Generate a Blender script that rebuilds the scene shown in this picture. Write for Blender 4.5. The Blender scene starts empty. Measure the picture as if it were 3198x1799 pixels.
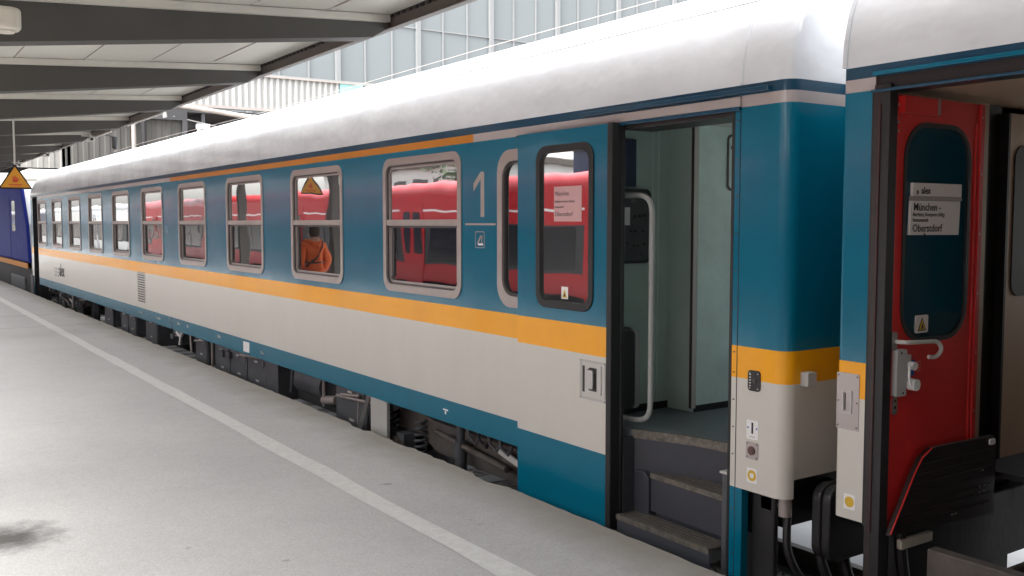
import bpy, bmesh, math, random
from mathutils import Vector, Matrix
R = math.radians
random.seed(7)
sc = bpy.context.scene
col = sc.collection

# ------------------------------------------------------------------ materials
def mat(name, color, rough=0.5, metal=0.0, var=0.0, vscale=3.0, bump=0.0, bscale=20.0, bdist=0.01, coat=0.0, spec=0.5,
        stretch=(1,1,1), emis=None, ior=None, spots=None):
    m = bpy.data.materials.new(name); m.use_nodes = True
    nt = m.node_tree; b = nt.nodes['Principled BSDF']; L = nt.links
    b.inputs['Base Color'].default_value = (*color, 1)
    b.inputs['Roughness'].default_value = rough
    b.inputs['Metallic'].default_value = metal
    b.inputs['Coat Weight'].default_value = coat
    b.inputs['Coat Roughness'].default_value = 0.06
    b.inputs['Specular IOR Level'].default_value = spec
    if ior: b.inputs['IOR'].default_value = ior
    if emis:
        b.inputs['Emission Color'].default_value = (*emis[0], 1); b.inputs['Emission Strength'].default_value = emis[1]
    tc = nt.nodes.new('ShaderNodeTexCoord'); mp = nt.nodes.new('ShaderNodeMapping')
    L.new(tc.outputs['Object'], mp.inputs['Vector']); mp.inputs['Scale'].default_value = stretch
    if var > 0:
        n = nt.nodes.new('ShaderNodeTexNoise'); n.inputs['Scale'].default_value = vscale; n.inputs['Detail'].default_value = 8
        n.inputs['Roughness'].default_value = 0.65
        L.new(mp.outputs['Vector'], n.inputs['Vector'])
        cr = nt.nodes.new('ShaderNodeValToRGB'); L.new(n.outputs['Fac'], cr.inputs['Fac'])
        cr.color_ramp.elements[0].position = 0.3; cr.color_ramp.elements[1].position = 0.7
        cr.color_ramp.elements[0].color = (*[c*(1-var) for c in color], 1)
        cr.color_ramp.elements[1].color = (*[min(1, c*(1+var)) for c in color], 1)
        L.new(cr.outputs['Color'], b.inputs['Base Color'])
        mr = nt.nodes.new('ShaderNodeMapRange'); L.new(n.outputs['Fac'], mr.inputs['Value'])
        mr.inputs['To Min'].default_value = max(0.02, rough*0.8); mr.inputs['To Max'].default_value = min(1, rough*1.25)
        L.new(mr.outputs['Result'], b.inputs['Roughness'])
    if bump > 0:
        n2 = nt.nodes.new('ShaderNodeTexNoise'); n2.inputs['Scale'].default_value = bscale; n2.inputs['Detail'].default_value = 3
        L.new(mp.outputs['Vector'], n2.inputs['Vector'])
        bp = nt.nodes.new('ShaderNodeBump'); bp.inputs['Strength'].default_value = bump; bp.inputs['Distance'].default_value = bdist
        L.new(n2.outputs['Fac'], bp.inputs['Height']); L.new(bp.outputs['Normal'], b.inputs['Normal'])
    return m

def paint(name, color, rough=0.22, var=0.05, wav=0.22, coat=0.4, stretch=(1, 1, 0.8)):
    return mat(name, color, rough, var=var, vscale=2.2, bump=wav, bscale=1.6, bdist=0.012, coat=coat, spec=0.28, stretch=stretch)

M = {}
M['blue'] = paint('teal_blue_paint', (0.0008, 0.135, 0.222), 0.2, wav=0.7, coat=0.16)
M['blue_dk'] = paint('dark_teal_paint', (0.006, 0.055, 0.105), 0.3)
M['yellow'] = paint('amber_paint', (0.86, 0.37, 0.006), 0.35, coat=0.1)
M['orange'] = paint('orange_stripe_paint', (0.55, 0.20, 0.02), 0.3)
M['cream'] = paint('cream_paint', (0.575, 0.555, 0.505), 0.35, var=0.03, stretch=(1, 1.4, 0.45), wav=0.15, coat=0.15)
M['cream_cool'] = M['cream']
M['grey_stripe'] = paint('grey_stripe_paint', (0.42, 0.37, 0.36), 0.35)
M['numeral'] = mat('dull_beige_lettering', (0.34, 0.295, 0.265), 0.5)
M['roof'] = mat('white_roof_paint', (0.64, 0.66, 0.685), 0.20, var=0.10, vscale=1.6, bump=0.7, bscale=3.0, bdist=0.03, coat=0.6, stretch=(1, 0.8, 1))
M['frame'] = mat('aluminium_frame', (0.36, 0.32, 0.30), 0.35, metal=0.25, var=0.1)
M['frame_dk'] = mat('dark_frame', (0.05, 0.045, 0.045), 0.4)
M['rubber'] = mat('black_rubber', (0.012, 0.012, 0.013), 0.55, var=0.2)
M['rubber_brown'] = mat('worn_brown_rubber', (0.022, 0.014, 0.013), 0.45, var=0.5, vscale=14)
M['under'] = mat('underframe_black', (0.016, 0.016, 0.018), 0.7, var=0.4, vscale=6, bump=0.3)
M['under_gr'] = mat('underframe_grey', (0.075, 0.078, 0.085), 0.55, var=0.3, vscale=5)
M['under_br'] = mat('bogie_brown', (0.085, 0.072, 0.062), 0.7, var=0.35, vscale=6, bump=0.3)
M['steel'] = mat('bare_steel', (0.45, 0.44, 0.43), 0.35, metal=0.8, var=0.15)
M['white_pl'] = mat('white_plastic', (0.75, 0.75, 0.74), 0.4)
M['white_lamp'] = mat('lamp_cream', (0.62, 0.58, 0.50), 0.45, var=0.06)
M['black'] = mat('black_plastic', (0.01, 0.01, 0.011), 0.4)
M['red'] = mat('red_door_paint', (0.60, 0.024, 0.024), 0.35, var=0.1, vscale=5, coat=0.3, bump=0.1, bscale=3)
M['redtrain'] = paint('traffic_red_paint', (0.42, 0.010, 0.016), 0.4, coat=0.1)
M['tan'] = mat('tan_laminate', (0.40, 0.285, 0.19), 0.5, var=0.08)
M['green'] = mat('green_grey_laminate', (0.42, 0.54, 0.50), 0.42, var=0.10, vscale=2.5)
M['green_lit'] = mat('lit_green_laminate', (0.58, 0.74, 0.71), 0.42, var=0.16, vscale=2.2)  # brighter copy of the green laminate, light on the partition put into its colour
M['floor'] = mat('speckled_vinyl_floor', (0.11, 0.13, 0.14), 0.5, var=0.6, vscale=60)
M['step'] = mat('dark_step_lining', (0.045, 0.048, 0.06), 0.55, var=0.15)
M['tread'] = mat('worn_step_tread', (0.075, 0.066, 0.058), 0.6, var=0.4, vscale=30, bump=0.6, bscale=60)
M['buffer'] = mat('greased_buffer', (0.022, 0.022, 0.024), 0.38, var=0.3)
M['nose'] = mat('worn_step_nosing', (0.15, 0.135, 0.115), 0.55, metal=0.3, var=0.5, vscale=25, bump=0.4, bscale=50)
M['rail_grey'] = mat('grey_handrail', (0.42, 0.43, 0.42), 0.35)
M['paper'] = mat('white_paper', (0.72, 0.68, 0.66), 0.6)
M['paper_pink'] = mat('paper_behind_glass', (0.60, 0.36, 0.36), 0.4)  # pink cast of the glass put into the paper colour
M['ink'] = mat('black_ink', (0.01, 0.01, 0.01), 0.6)
M['blue_st'] = mat('blue_sticker', (0.01, 0.10, 0.42), 0.4)
M['yellow_st'] = mat('yellow_sticker', (0.62, 0.40, 0.03), 0.4)
M['brown_btn'] = mat('brown_button', (0.12, 0.06, 0.055), 0.4)
M['beam'] = mat('dark_beam_paint', (0.072, 0.069, 0.063), 0.6, var=0.12, vscale=2)
M['post_maroon'] = mat('dark_maroon', (0.04, 0.008, 0.008), 0.4)
M['fascia'] = mat('brown_fascia', (0.085, 0.07, 0.06), 0.55, var=0.15)
M['flange'] = mat('cream_flange', (0.60, 0.585, 0.53), 0.55, var=0.08)
M['concrete'] = mat('column_concrete', (0.3, 0.3, 0.29), 0.8, var=0.15)
M['conduit'] = mat('pale_conduit', (0.5, 0.49, 0.46), 0.5)
M['mullion'] = mat('white_mullion', (0.22, 0.225, 0.23), 0.45)
M['teal_sheet'] = mat('teal_sheet', (0.28, 0.58, 0.56), 0.5)
M['corr'] = mat('white_corrugated', (0.36, 0.36, 0.35), 0.5, var=0.06)
M['corr_grey'] = mat('grey_ribbed_wall', (0.075, 0.072, 0.066), 0.7, var=0.12, vscale=1.2, stretch=(1, 1, 0.2))
M['corr_pale'] = mat('pale_ribbed_lintel', (0.2, 0.195, 0.185), 0.7, var=0.12)
M['dark_hall'] = mat('dark_hall', (0.07, 0.07, 0.075), 0.8)
M['pipe_rust'] = mat('rusty_white_pipe', (0.5, 0.45, 0.41), 0.6, var=0.3, vscale=0.8)
M['loco_blue'] = mat('loco_blue', (0.008, 0.018, 0.16), 0.6, spec=0.08, var=0.1)
M['loco_orange'] = mat('loco_orange', (0.45, 0.2, 0.05), 0.6, spec=0.1)
M['loco_white'] = mat('loco_white', (0.42, 0.43, 0.46), 0.35)
M['sign_or'] = mat('sign_amber', (0.72, 0.33, 0.03), 0.5)
M['sign_red'] = mat('sign_red', (0.62, 0.08, 0.03), 0.5)
M['hi_vis'] = mat('orange_workwear', (0.60, 0.11, 0.025), 0.75, var=0.1, bump=0.4, bscale=14)
M['trousers'] = mat('orange_trousers', (0.46, 0.085, 0.025), 0.8, var=0.15, bump=0.4, bscale=10)
M['skin'] = mat('skin', (0.45, 0.25, 0.18), 0.55)
M['hair'] = mat('dark_hair', (0.04, 0.028, 0.02), 0.7)
M['boot'] = mat('boot_leather', (0.03, 0.025, 0.02), 0.6)
M['tree'] = mat('tree_leaves', (0.05, 0.08, 0.035), 0.8, var=0.4)
M['bark'] = mat('bark', (0.09, 0.07, 0.05), 0.9)
M['render_wall'] = mat('pale_render', (0.62, 0.62, 0.60), 0.8, var=0.06)
M['yellow_wall'] = mat('ochre_wall', (0.62, 0.48, 0.22), 0.8)
M['navy'] = mat('navy_panel', (0.01, 0.02, 0.075), 0.35)

def glassy(name, dark, fac, tint=(1, 1, 1), rough=0.015, wav=0.09):
    """coated train glass: dark tinted body with a mirror-like coating"""
    m = bpy.data.materials.new(name); m.use_nodes = True
    nt = m.node_tree; L = nt.links; nt.nodes.clear()
    o = nt.nodes.new('ShaderNodeOutputMaterial'); mx = nt.nodes.new('ShaderNodeMixShader')
    d = nt.nodes.new('ShaderNodeBsdfDiffuse'); d.inputs['Color'].default_value = (*dark, 1)
    g = nt.nodes.new('ShaderNodeBsdfGlossy'); g.inputs['Color'].default_value = (*tint, 1); g.inputs['Roughness'].default_value = rough
    lw = nt.nodes.new('ShaderNodeFresnel'); lw.inputs['IOR'].default_value = 1.5
    ad = nt.nodes.new('ShaderNodeMath'); ad.operation = 'ADD'; ad.use_clamp = True; ad.inputs[1].default_value = fac
    L.new(lw.outputs['Fac'], ad.inputs[0]); L.new(ad.outputs[0], mx.inputs['Fac'])
    tc = nt.nodes.new('ShaderNodeTexCoord')
    n = nt.nodes.new('ShaderNodeTexNoise'); n.inputs['Scale'].default_value = 2.0; n.inputs['Detail'].default_value = 1
    L.new(tc.outputs['Object'], n.inputs['Vector'])
    bp = nt.nodes.new('ShaderNodeBump'); bp.inputs['Strength'].default_value = wav; bp.inputs['Distance'].default_value = 0.02
    L.new(n.outputs['Fac'], bp.inputs['Height']); L.new(bp.outputs['Normal'], g.inputs['Normal'])
    L.new(d.outputs[0], mx.inputs[1]); L.new(g.outputs[0], mx.inputs[2]); L.new(mx.outputs[0], o.inputs['Surface'])
    return m
M['glass_up'] = glassy('coated_glass', (0.08, 0.08, 0.085), 0.47)
M['glass_lo'] = glassy('tinted_glass', (0.008, 0.009, 0.011), 0.33)
M['glass_dark'] = glassy('dark_teal_glass', (0.006, 0.055, 0.085), 0.0)
M['glass_far'] = glassy('train_band_glass', (0.012, 0.013, 0.017), 0.0, rough=0.25)
M['band_dark'] = mat('dark_window_band', (0.02, 0.021, 0.025), 0.5, var=0.4, vscale=2)
M['glass_door'] = glassy('door_glass', (0.06, 0.065, 0.065), 0.5)
M['facade_glass'] = glassy('facade_glass', (0.150, 0.168, 0.175), 0.02, rough=0.12, wav=0.2)

# platform asphalt with fine aggregate, stains and a brown weathered rim
def asphalt():
    m = bpy.data.materials.new('platform_asphalt'); m.use_nodes = True
    nt = m.node_tree; b = nt.nodes['Principled BSDF']; L = nt.links
    N = nt.nodes.new
    tc = N('ShaderNodeTexCoord')
    def noise(s, det, vec=None, r=0.6):
        n = N('ShaderNodeTexNoise'); n.inputs['Scale'].default_value = s; n.inputs['Detail'].default_value = det; n.inputs['Roughness'].default_value = r
        L.new(vec or tc.outputs['Object'], n.inputs['Vector']); return n
    def ramp(fac, p0, c0, p1, c1):
        r = N('ShaderNodeValToRGB'); L.new(fac, r.inputs['Fac'])
        r.color_ramp.elements[0].position = p0; r.color_ramp.elements[0].color = (*c0, 1)
        r.color_ramp.elements[1].position = p1; r.color_ramp.elements[1].color = (*c1, 1); return r
    def mix(fac, a, c, mode='MIX'):
        x = N('ShaderNodeMix'); x.data_type = 'RGBA'; x.blend_type = mode
        if isinstance(fac, float): x.inputs[0].default_value = fac
        else: L.new(fac, x.inputs[0])
        L.new(a, x.inputs[6]); 
        if isinstance(c, tuple): x.inputs[7].default_value = (*c, 1)
        else: L.new(c, x.inputs[7])
        return x.outputs[2]
    big = ramp(noise(0.8, 6).outputs['Fac'], 0.3, (0.485, 0.487, 0.487), 0.7, (0.545, 0.545, 0.54))
    fine = ramp(noise(90, 4, r=0.8).outputs['Fac'], 0.36, (0.55, 0.545, 0.54), 0.62, (1.0, 1.0, 1.0))
    c = mix(0.55, big.outputs[0], fine.outputs[0], 'MULTIPLY')
    mott = ramp(noise(7, 6, r=0.7).outputs['Fac'], 0.35, (0.94, 0.93, 0.93), 0.62, (1, 1, 1))
    c = mix(0.7, c, mott.outputs[0], 'MULTIPLY')
    # small dark spots (chewing gum, oil)
    sp = ramp(noise(5.5, 2).outputs['Fac'], 0.725, (0, 0, 0), 0.80, (.6, .6, .6))
    c = mix(sp.outputs[0], c, (0.2, 0.19, 0.18))
    sx = N('ShaderNodeSeparateXYZ'); L.new(tc.outputs['Object'], sx.inputs[0])
    # brown weathered rim next to the edge
    ad = N('ShaderNodeMath'); ad.operation = 'MULTIPLY_ADD'; L.new(noise(2.2, 5).outputs['Fac'], ad.inputs[0]); ad.inputs[1].default_value = 0.5; L.new(sx.outputs['X'], ad.inputs[2])
    rim = N('ShaderNodeMapRange'); L.new(ad.outputs[0], rim.inputs['Value']); rim.inputs['From Min'].default_value = 3.40; rim.inputs['From Max'].default_value = 3.80
    rim.inputs['To Max'].default_value = 0.9
    c = mix(rim.outputs['Result'], c, (0.30, 0.275, 0.24))
    # oil stain
    vm = N('ShaderNodeVectorMath'); vm.operation = 'DISTANCE'; L.new(tc.outputs['Object'], vm.inputs[0]); vm.inputs[1].default_value = (0.62, 6.08, 0.76)
    sm = N('ShaderNodeMath'); sm.operation = 'MULTIPLY_ADD'; L.new(noise(9, 6, r=0.75).outputs['Fac'], sm.inputs[0]); sm.inputs[1].default_value = 0.45; L.new(vm.outputs['Value'], sm.inputs[2])
    st = N('ShaderNodeMapRange'); L.new(sm.outputs[0], st.inputs['Value']); st.inputs['From Min'].default_value = 0.30; st.inputs['From Max'].default_value = 0.60
    st.inputs['To Min'].default_value = 0.9; st.inputs['To Max'].default_value = 0.0
    c = mix(st.outputs['Result'], c, (0.045, 0.04, 0.036))
    # faint cracks
    vo = N('ShaderNodeTexVoronoi'); vo.feature = 'DISTANCE_TO_EDGE'; vo.inputs['Scale'].default_value = 0.55
    wv = N('ShaderNodeVectorMath'); wv.operation = 'MULTIPLY_ADD'; L.new(noise(3, 5).outputs['Color'], wv.inputs[0]); wv.inputs[1].default_value = (0.35, 0.35, 0.35); L.new(tc.outputs['Object'], wv.inputs[2])
    L.new(wv.outputs[0], vo.inputs['Vector'])
    ck = N('ShaderNodeMapRange'); L.new(vo.outputs['Distance'], ck.inputs['Value']); ck.inputs['From Max'].default_value = 0.004; ck.inputs['To Min'].default_value = 0.10; ck.inputs['To Max'].default_value = 0
    c = mix(ck.outputs['Result'], c, (0.2, 0.19, 0.18))
    for yy, ww in ((18.3, .035), (20.6, .05), (9.4, .008)):      # transverse joints
        j = N('ShaderNodeMath'); j.operation = 'MULTIPLY_ADD'; L.new(noise(3, 4).outputs['Fac'], j.inputs[0]); j.inputs[1].default_value = .08; L.new(sx.outputs['Y'], j.inputs[2])
        j2 = N('ShaderNodeMath'); j2.operation = 'COMPARE'; L.new(j.outputs[0], j2.inputs[0]); j2.inputs[1].default_value = yy+.04; j2.inputs[2].default_value = ww
        j3 = N('ShaderNodeMath'); j3.operation = 'MULTIPLY'; L.new(j2.outputs[0], j3.inputs[0]); j3.inputs[1].default_value = .45 if yy > 10 else .2
        c = mix(j3.outputs[0], c, (0.2, 0.195, 0.19))
    L.new(c, b.inputs['Base Color']); b.inputs['Roughness'].default_value = 0.82
    bp = N('ShaderNodeBump'); bp.inputs['Strength'].default_value = 0.35; bp.inputs['Distance'].default_value = 0.004
    L.new(noise(110, 4).outputs['Fac'], bp.inputs['Height']); L.new(bp.outputs['Normal'], b.inputs['Normal'])
    return m
M['asphalt'] = asphalt()

def worn_line():
    m = mat('worn_white_line', (0.62, 0.61, 0.58), 0.7, var=0.08, vscale=5)
    nt = m.node_tree; L = nt.links; b = nt.nodes['Principled BSDF']
    tc = nt.nodes.new('ShaderNodeTexCoord'); n = nt.nodes.new('ShaderNodeTexNoise'); n.inputs['Scale'].default_value = 16; n.inputs['Detail'].default_value = 10; n.inputs['Roughness'].default_value = 0.85
    L.new(tc.outputs['Object'], n.inputs['Vector'])
    r = nt.nodes.new('ShaderNodeValToRGB'); L.new(n.outputs['Fac'], r.inputs['Fac'])
    r.color_ramp.elements[0].position = 0.30; r.color_ramp.elements[0].color = (0.50, 0.50, 0.485, 1)
    r.color_ramp.elements[1].position = 0.62; r.color_ramp.elements[1].color = (0.67, 0.67, 0.65, 1)
    L.new(r.outputs[0], b.inputs['Base Color'])
    return m
M['line'] = worn_line()

def ballast_mat(name, c0, c1, sc_=14):
    m = bpy.data.materials.new(name); m.use_nodes = True
    nt = m.node_tree; L = nt.links; b = nt.nodes['Principled BSDF']
    tc = nt.nodes.new('ShaderNodeTexCoord'); v = nt.nodes.new('ShaderNodeTexVoronoi'); v.inputs['Scale'].default_value = sc_
    L.new(tc.outputs['Object'], v.inputs['Vector'])
    r = nt.nodes.new('ShaderNodeValToRGB'); L.new(v.outputs['Color'], r.inputs['Fac'])
    r.color_ramp.elements[0].color = (*c0, 1); r.color_ramp.elements[1].color = (*c1, 1)
    L.new(r.outputs[0], b.inputs['Base Color']); b.inputs['Roughness'].default_value = 0.9
    bp = nt.nodes.new('ShaderNodeBump'); bp.invert = True; bp.inputs['Distance'].default_value = 0.03
    L.new(v.outputs['Distance'], bp.inputs['Height']); L.new(bp.outputs['Normal'], b.inputs['Normal'])
    return m
M['ballast'] = ballast_mat('ballast', (0.09, 0.075, 0.065), (0.26, 0.23, 0.20))
M['pale_ground'] = mat('pale_sunlit_ground', (0.33, 0.33, 0.325), 0.85, var=0.12, vscale=2.0, bump=0.3, bscale=8)

def ceiling_mat():
    m = mat('cream_ceiling_panels', (0.60, 0.59, 0.54), 0.6, var=0.05, vscale=1.5)
    return m
M['ceil'] = ceiling_mat()

# ------------------------------------------------------------------ mesh builder
class MB:
    def __init__(s): s.v = []; s.f = []; s.m = []; s.mats = []
    def mi(s, m):
        if m not in s.mats: s.mats.append(m)
        return s.mats.index(m)
    def add(s, vs, fs, m):
        o = len(s.v); k = s.mi(m); s.v += [tuple(p) for p in vs]
        for f in fs: s.f.append(tuple(o+i for i in f)); s.m.append(k)
    def box(s, x0, x1, y0, y1, z0, z1, m):
        vs = [(x, y, z) for x in (x0, x1) for y in (y0, y1) for z in (z0, z1)]
        s.add(vs, [(0, 1, 3, 2), (4, 6, 7, 5), (0, 4, 5, 1), (2, 3, 7, 6), (0, 2, 6, 4), (1, 5, 7, 3)], m)
    def prism(s, pts, fr, t0, t1, m):
        n = len(pts)
        vs = [fr(a, b, t0) for a, b in pts] + [fr(a, b, t1) for a, b in pts]
        fs = [tuple(range(n)), tuple(range(2*n-1, n-1, -1))] + [(i, (i+1) % n, n+(i+1) % n, n+i) for i in range(n)]
        s.add(vs, fs, m)
    def ring(s, outer, inner, fr, t0, t1, m):
        n = len(outer)
        vs = [fr(a, b, t0) for a, b in outer] + [fr(a, b, t0) for a, b in inner] + [fr(a, b, t1) for a, b in outer] + [fr(a, b, t1) for a, b in inner]
        fs = []
        for i in range(n):
            j = (i+1) % n
            fs += [(i, j, n+j, n+i), (2*n+i, 3*n+i, 3*n+j, 2*n+j), (i, 2*n+i, 2*n+j, j), (n+i, n+j, 3*n+j, 3*n+i)]
        s.add(vs, fs, m)
    def tube(s, pts, r, m, n=10, cap=True):
        pts = [Vector(p) for p in pts]; o = len(s.v); k = s.mi(m); N = len(pts)
        prev = None
        rr = r if isinstance(r, (list, tuple)) else [r]*N
        for i, p in enumerate(pts):
            t = (pts[min(i+1, N-1)]-pts[max(i-1, 0)]).normalized()
            if prev is None:
                a = Vector((0, 0, 1)) if abs(t.z) < 0.9 else Vector((1, 0, 0))
                u = t.cross(a).normalized()
            else:
                u = (prev - t*prev.dot(t)).normalized()
            prev = u; w = t.cross(u)
            for j in range(n):
                an = 2*math.pi*j/n
                q = p + (u*math.cos(an)+w*math.sin(an))*rr[i]; s.v.append(tuple(q))
        for i in range(N-1):
            for j in range(n):
                a = o+i*n+j; b = o+i*n+(j+1) % n; s.f.append((a, b, b+n, a+n)); s.m.append(k)
        if cap:
            s.f.append(tuple(o+j for j in range(n))); s.m.append(k)
            s.f.append(tuple(o+(N-1)*n+j for j in reversed(range(n)))); s.m.append(k)
    def build(s, name, parent=None, smooth=False, bevel=0.0, recalc=True, seg=2, weld=False):
        me = bpy.data.meshes.new(name); me.from_pydata(s.v, [], s.f)
        for m in s.mats: me.materials.append(m)
        me.polygons.foreach_set('material_index', s.m)
        if weld:
            bm = bmesh.new(); bm.from_mesh(me); bmesh.ops.remove_doubles(bm, verts=bm.verts, dist=1e-4); bmesh.ops.recalc_face_normals(bm, faces=bm.faces); bm.to_mesh(me); bm.free()
        if recalc:
            bm = bmesh.new(); bm.from_mesh(me); bmesh.ops.recalc_face_normals(bm, faces=bm.faces); bm.to_mesh(me); bm.free()
        if smooth:
            me.polygons.foreach_set('use_smooth', [True]*len(me.polygons))
            if weld:
                for p in me.polygons: p.use_smooth = max(abs(c) for c in p.normal) < 0.9995
            else:
                try: me.set_sharp_from_angle(angle=R(38))
                except Exception: pass
        me.update()
        ob = bpy.data.objects.new(name, me); col.objects.link(ob)
        if parent: ob.parent = parent
        if bevel:
            bv = ob.modifiers.new('bevel', 'BEVEL'); bv.width = bevel; bv.segments = seg; bv.limit_method = 'ANGLE'; bv.angle_limit = R(40)
            bv.harden_normals = False
        return ob

def side(X, d=-1):          # plane of constant X: (a,b,t) -> a=Y, b=Z, t outwards (d=-1 outwards is -X)
    return lambda a, b, t: (X+d*t, a, b)
def front(Y, d=-1):         # plane of constant Y, a = X, b = Z
    return lambda a, b, t: (a, Y+d*t, b)
def flat(Z):
    return lambda a, b, t: (a, b, Z+t)
def rr(a0, b0, a1, b1, r, n=6):
    pts = []
    for cx, cy, s0 in ((a1-r, b1-r, 0), (a0+r, b1-r, 90), (a0+r, b0+r, 180), (a1-r, b0+r, 270)):
        for k in range(n+1):
            an = R(s0+90*k/n); pts.append((cx+r*math.cos(an), cy+r*math.sin(an)))
    return pts
def rect(a0, b0, a1, b1): return [(a0, b0), (a1, b0), (a1, b1), (a0, b1)]
def circ(a, b, r, n=20): return [(a+r*math.cos(2*math.pi*k/n), b+r*math.sin(2*math.pi*k/n)) for k in range(n)]
def rr_outer(a0, b0, a1, b1, hole, n=6):
    """rectangle points matching rr(...) of `hole`, for a sheet with a rounded hole"""
    h0, k0, h1, k1, r = hole; out = []
    m = n//2
    for k in range(n+1): out.append((a1, (k1-r)+(b1-(k1-r))*k/m) if k <= m else (a1+((h1-r)-a1)*(k-m)/(n-m), b1))
    for k in range(n+1): out.append(((h0+r)+(a0-(h0+r))*k/m, b1) if k <= m else (a0, b1+((k1-r)-b1)*(k-m)/(n-m)))
    for k in range(n+1): out.append((a0, (k0+r)+(b0-(k0+r))*k/m) if k <= m else (a0+((h0+r)-a0)*(k-m)/(n-m), b0))
    for k in range(n+1): out.append(((h1-r)+(a1-(h1-r))*k/m, b0) if k <= m else (a1, b0+((k0+r)-b0)*(k-m)/(n-m)))
    return out
def tag(o, label=None, cat=None, group=None, kind=None):
    if label: o['label'] = label
    if cat: o['category'] = cat
    if group: o['group'] = group
    if kind: o['kind'] = kind
    return o
def empty(name, loc=(0, 0, 0)):
    o = bpy.data.objects.new(name, None); o.empty_display_size = 0.2; col.objects.link(o); o.location = loc; return o
def adopt(root):
    """parts were built in world coordinates: keep them there under a root that stands elsewhere"""
    off = Matrix.Translation(-Vector(root.location))
    for c in list(bpy.data.objects):
        if c.parent is root: c.matrix_parent_inverse = off
def text(name, body, size, loc, ux, uy, m, parent=None, t=0.001, align='LEFT', bold=0.0, sx=1.0):
    cu = bpy.data.curves.new(name, 'FONT'); cu.body = body; cu.size = size; cu.extrude = t; cu.align_x = align; cu.offset = bold
    cu.resolution_u = 2
    tmp = bpy.data.objects.new(name+'_tmp', cu); col.objects.link(tmp)
    dg = bpy.context.evaluated_depsgraph_get(); dg.update()
    me = bpy.data.meshes.new_from_object(tmp.evaluated_get(dg)); bpy.data.objects.remove(tmp)
    ux = Vector(ux); uy = Vector(uy); n = ux.cross(uy)
    mt = Matrix((( ux.x*sx, uy.x, n.x, loc[0]), (ux.y*sx, uy.y, n.y, loc[1]), (ux.z*sx, uy.z, n.z, loc[2]), (0, 0, 0, 1)))
    me.transform(mt); me.materials.clear(); me.materials.append(m)
    o = bpy.data.objects.new(name, me); col.objects.link(o)
    if parent: o.parent = parent
    return o
SU = ((0, -1, 0), (0, 0, 1))      # lettering on a side that faces the platform
FU = ((1, 0, 0), (0, 0, 1))       # lettering on a face that looks down the train towards the camera

# ------------------------------------------------------------------ constants (metres; Z is height above the rail)
XS = 3.91; XC = XS+1.41; W = 2.82
Y0 = 3.27; Y1 = 29.16
Z_SB, Z_ST, Z_YB, Z_YT, Z_S0, Z_S1, Z_RB = 0.935, 1.12, 1.723, 1.896, 3.168, 3.228, 3.284
ROOF = [(0, Z_RB), (.008, 3.40), (.035, 3.52), (.08, 3.625), (.15, 3.72), (.25, 3.805), (.40, 3.88), (.62, 3.945), (.90, 4.0), (1.18, 4.035), (1.41, 4.045)]
ROOF = [(a, Z_RB+(z-Z_RB)*1.065) for a, z in ROOF]
ROOF = ROOF + [(W-a, z) for a, z in reversed(ROOF[:-1])]

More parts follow.
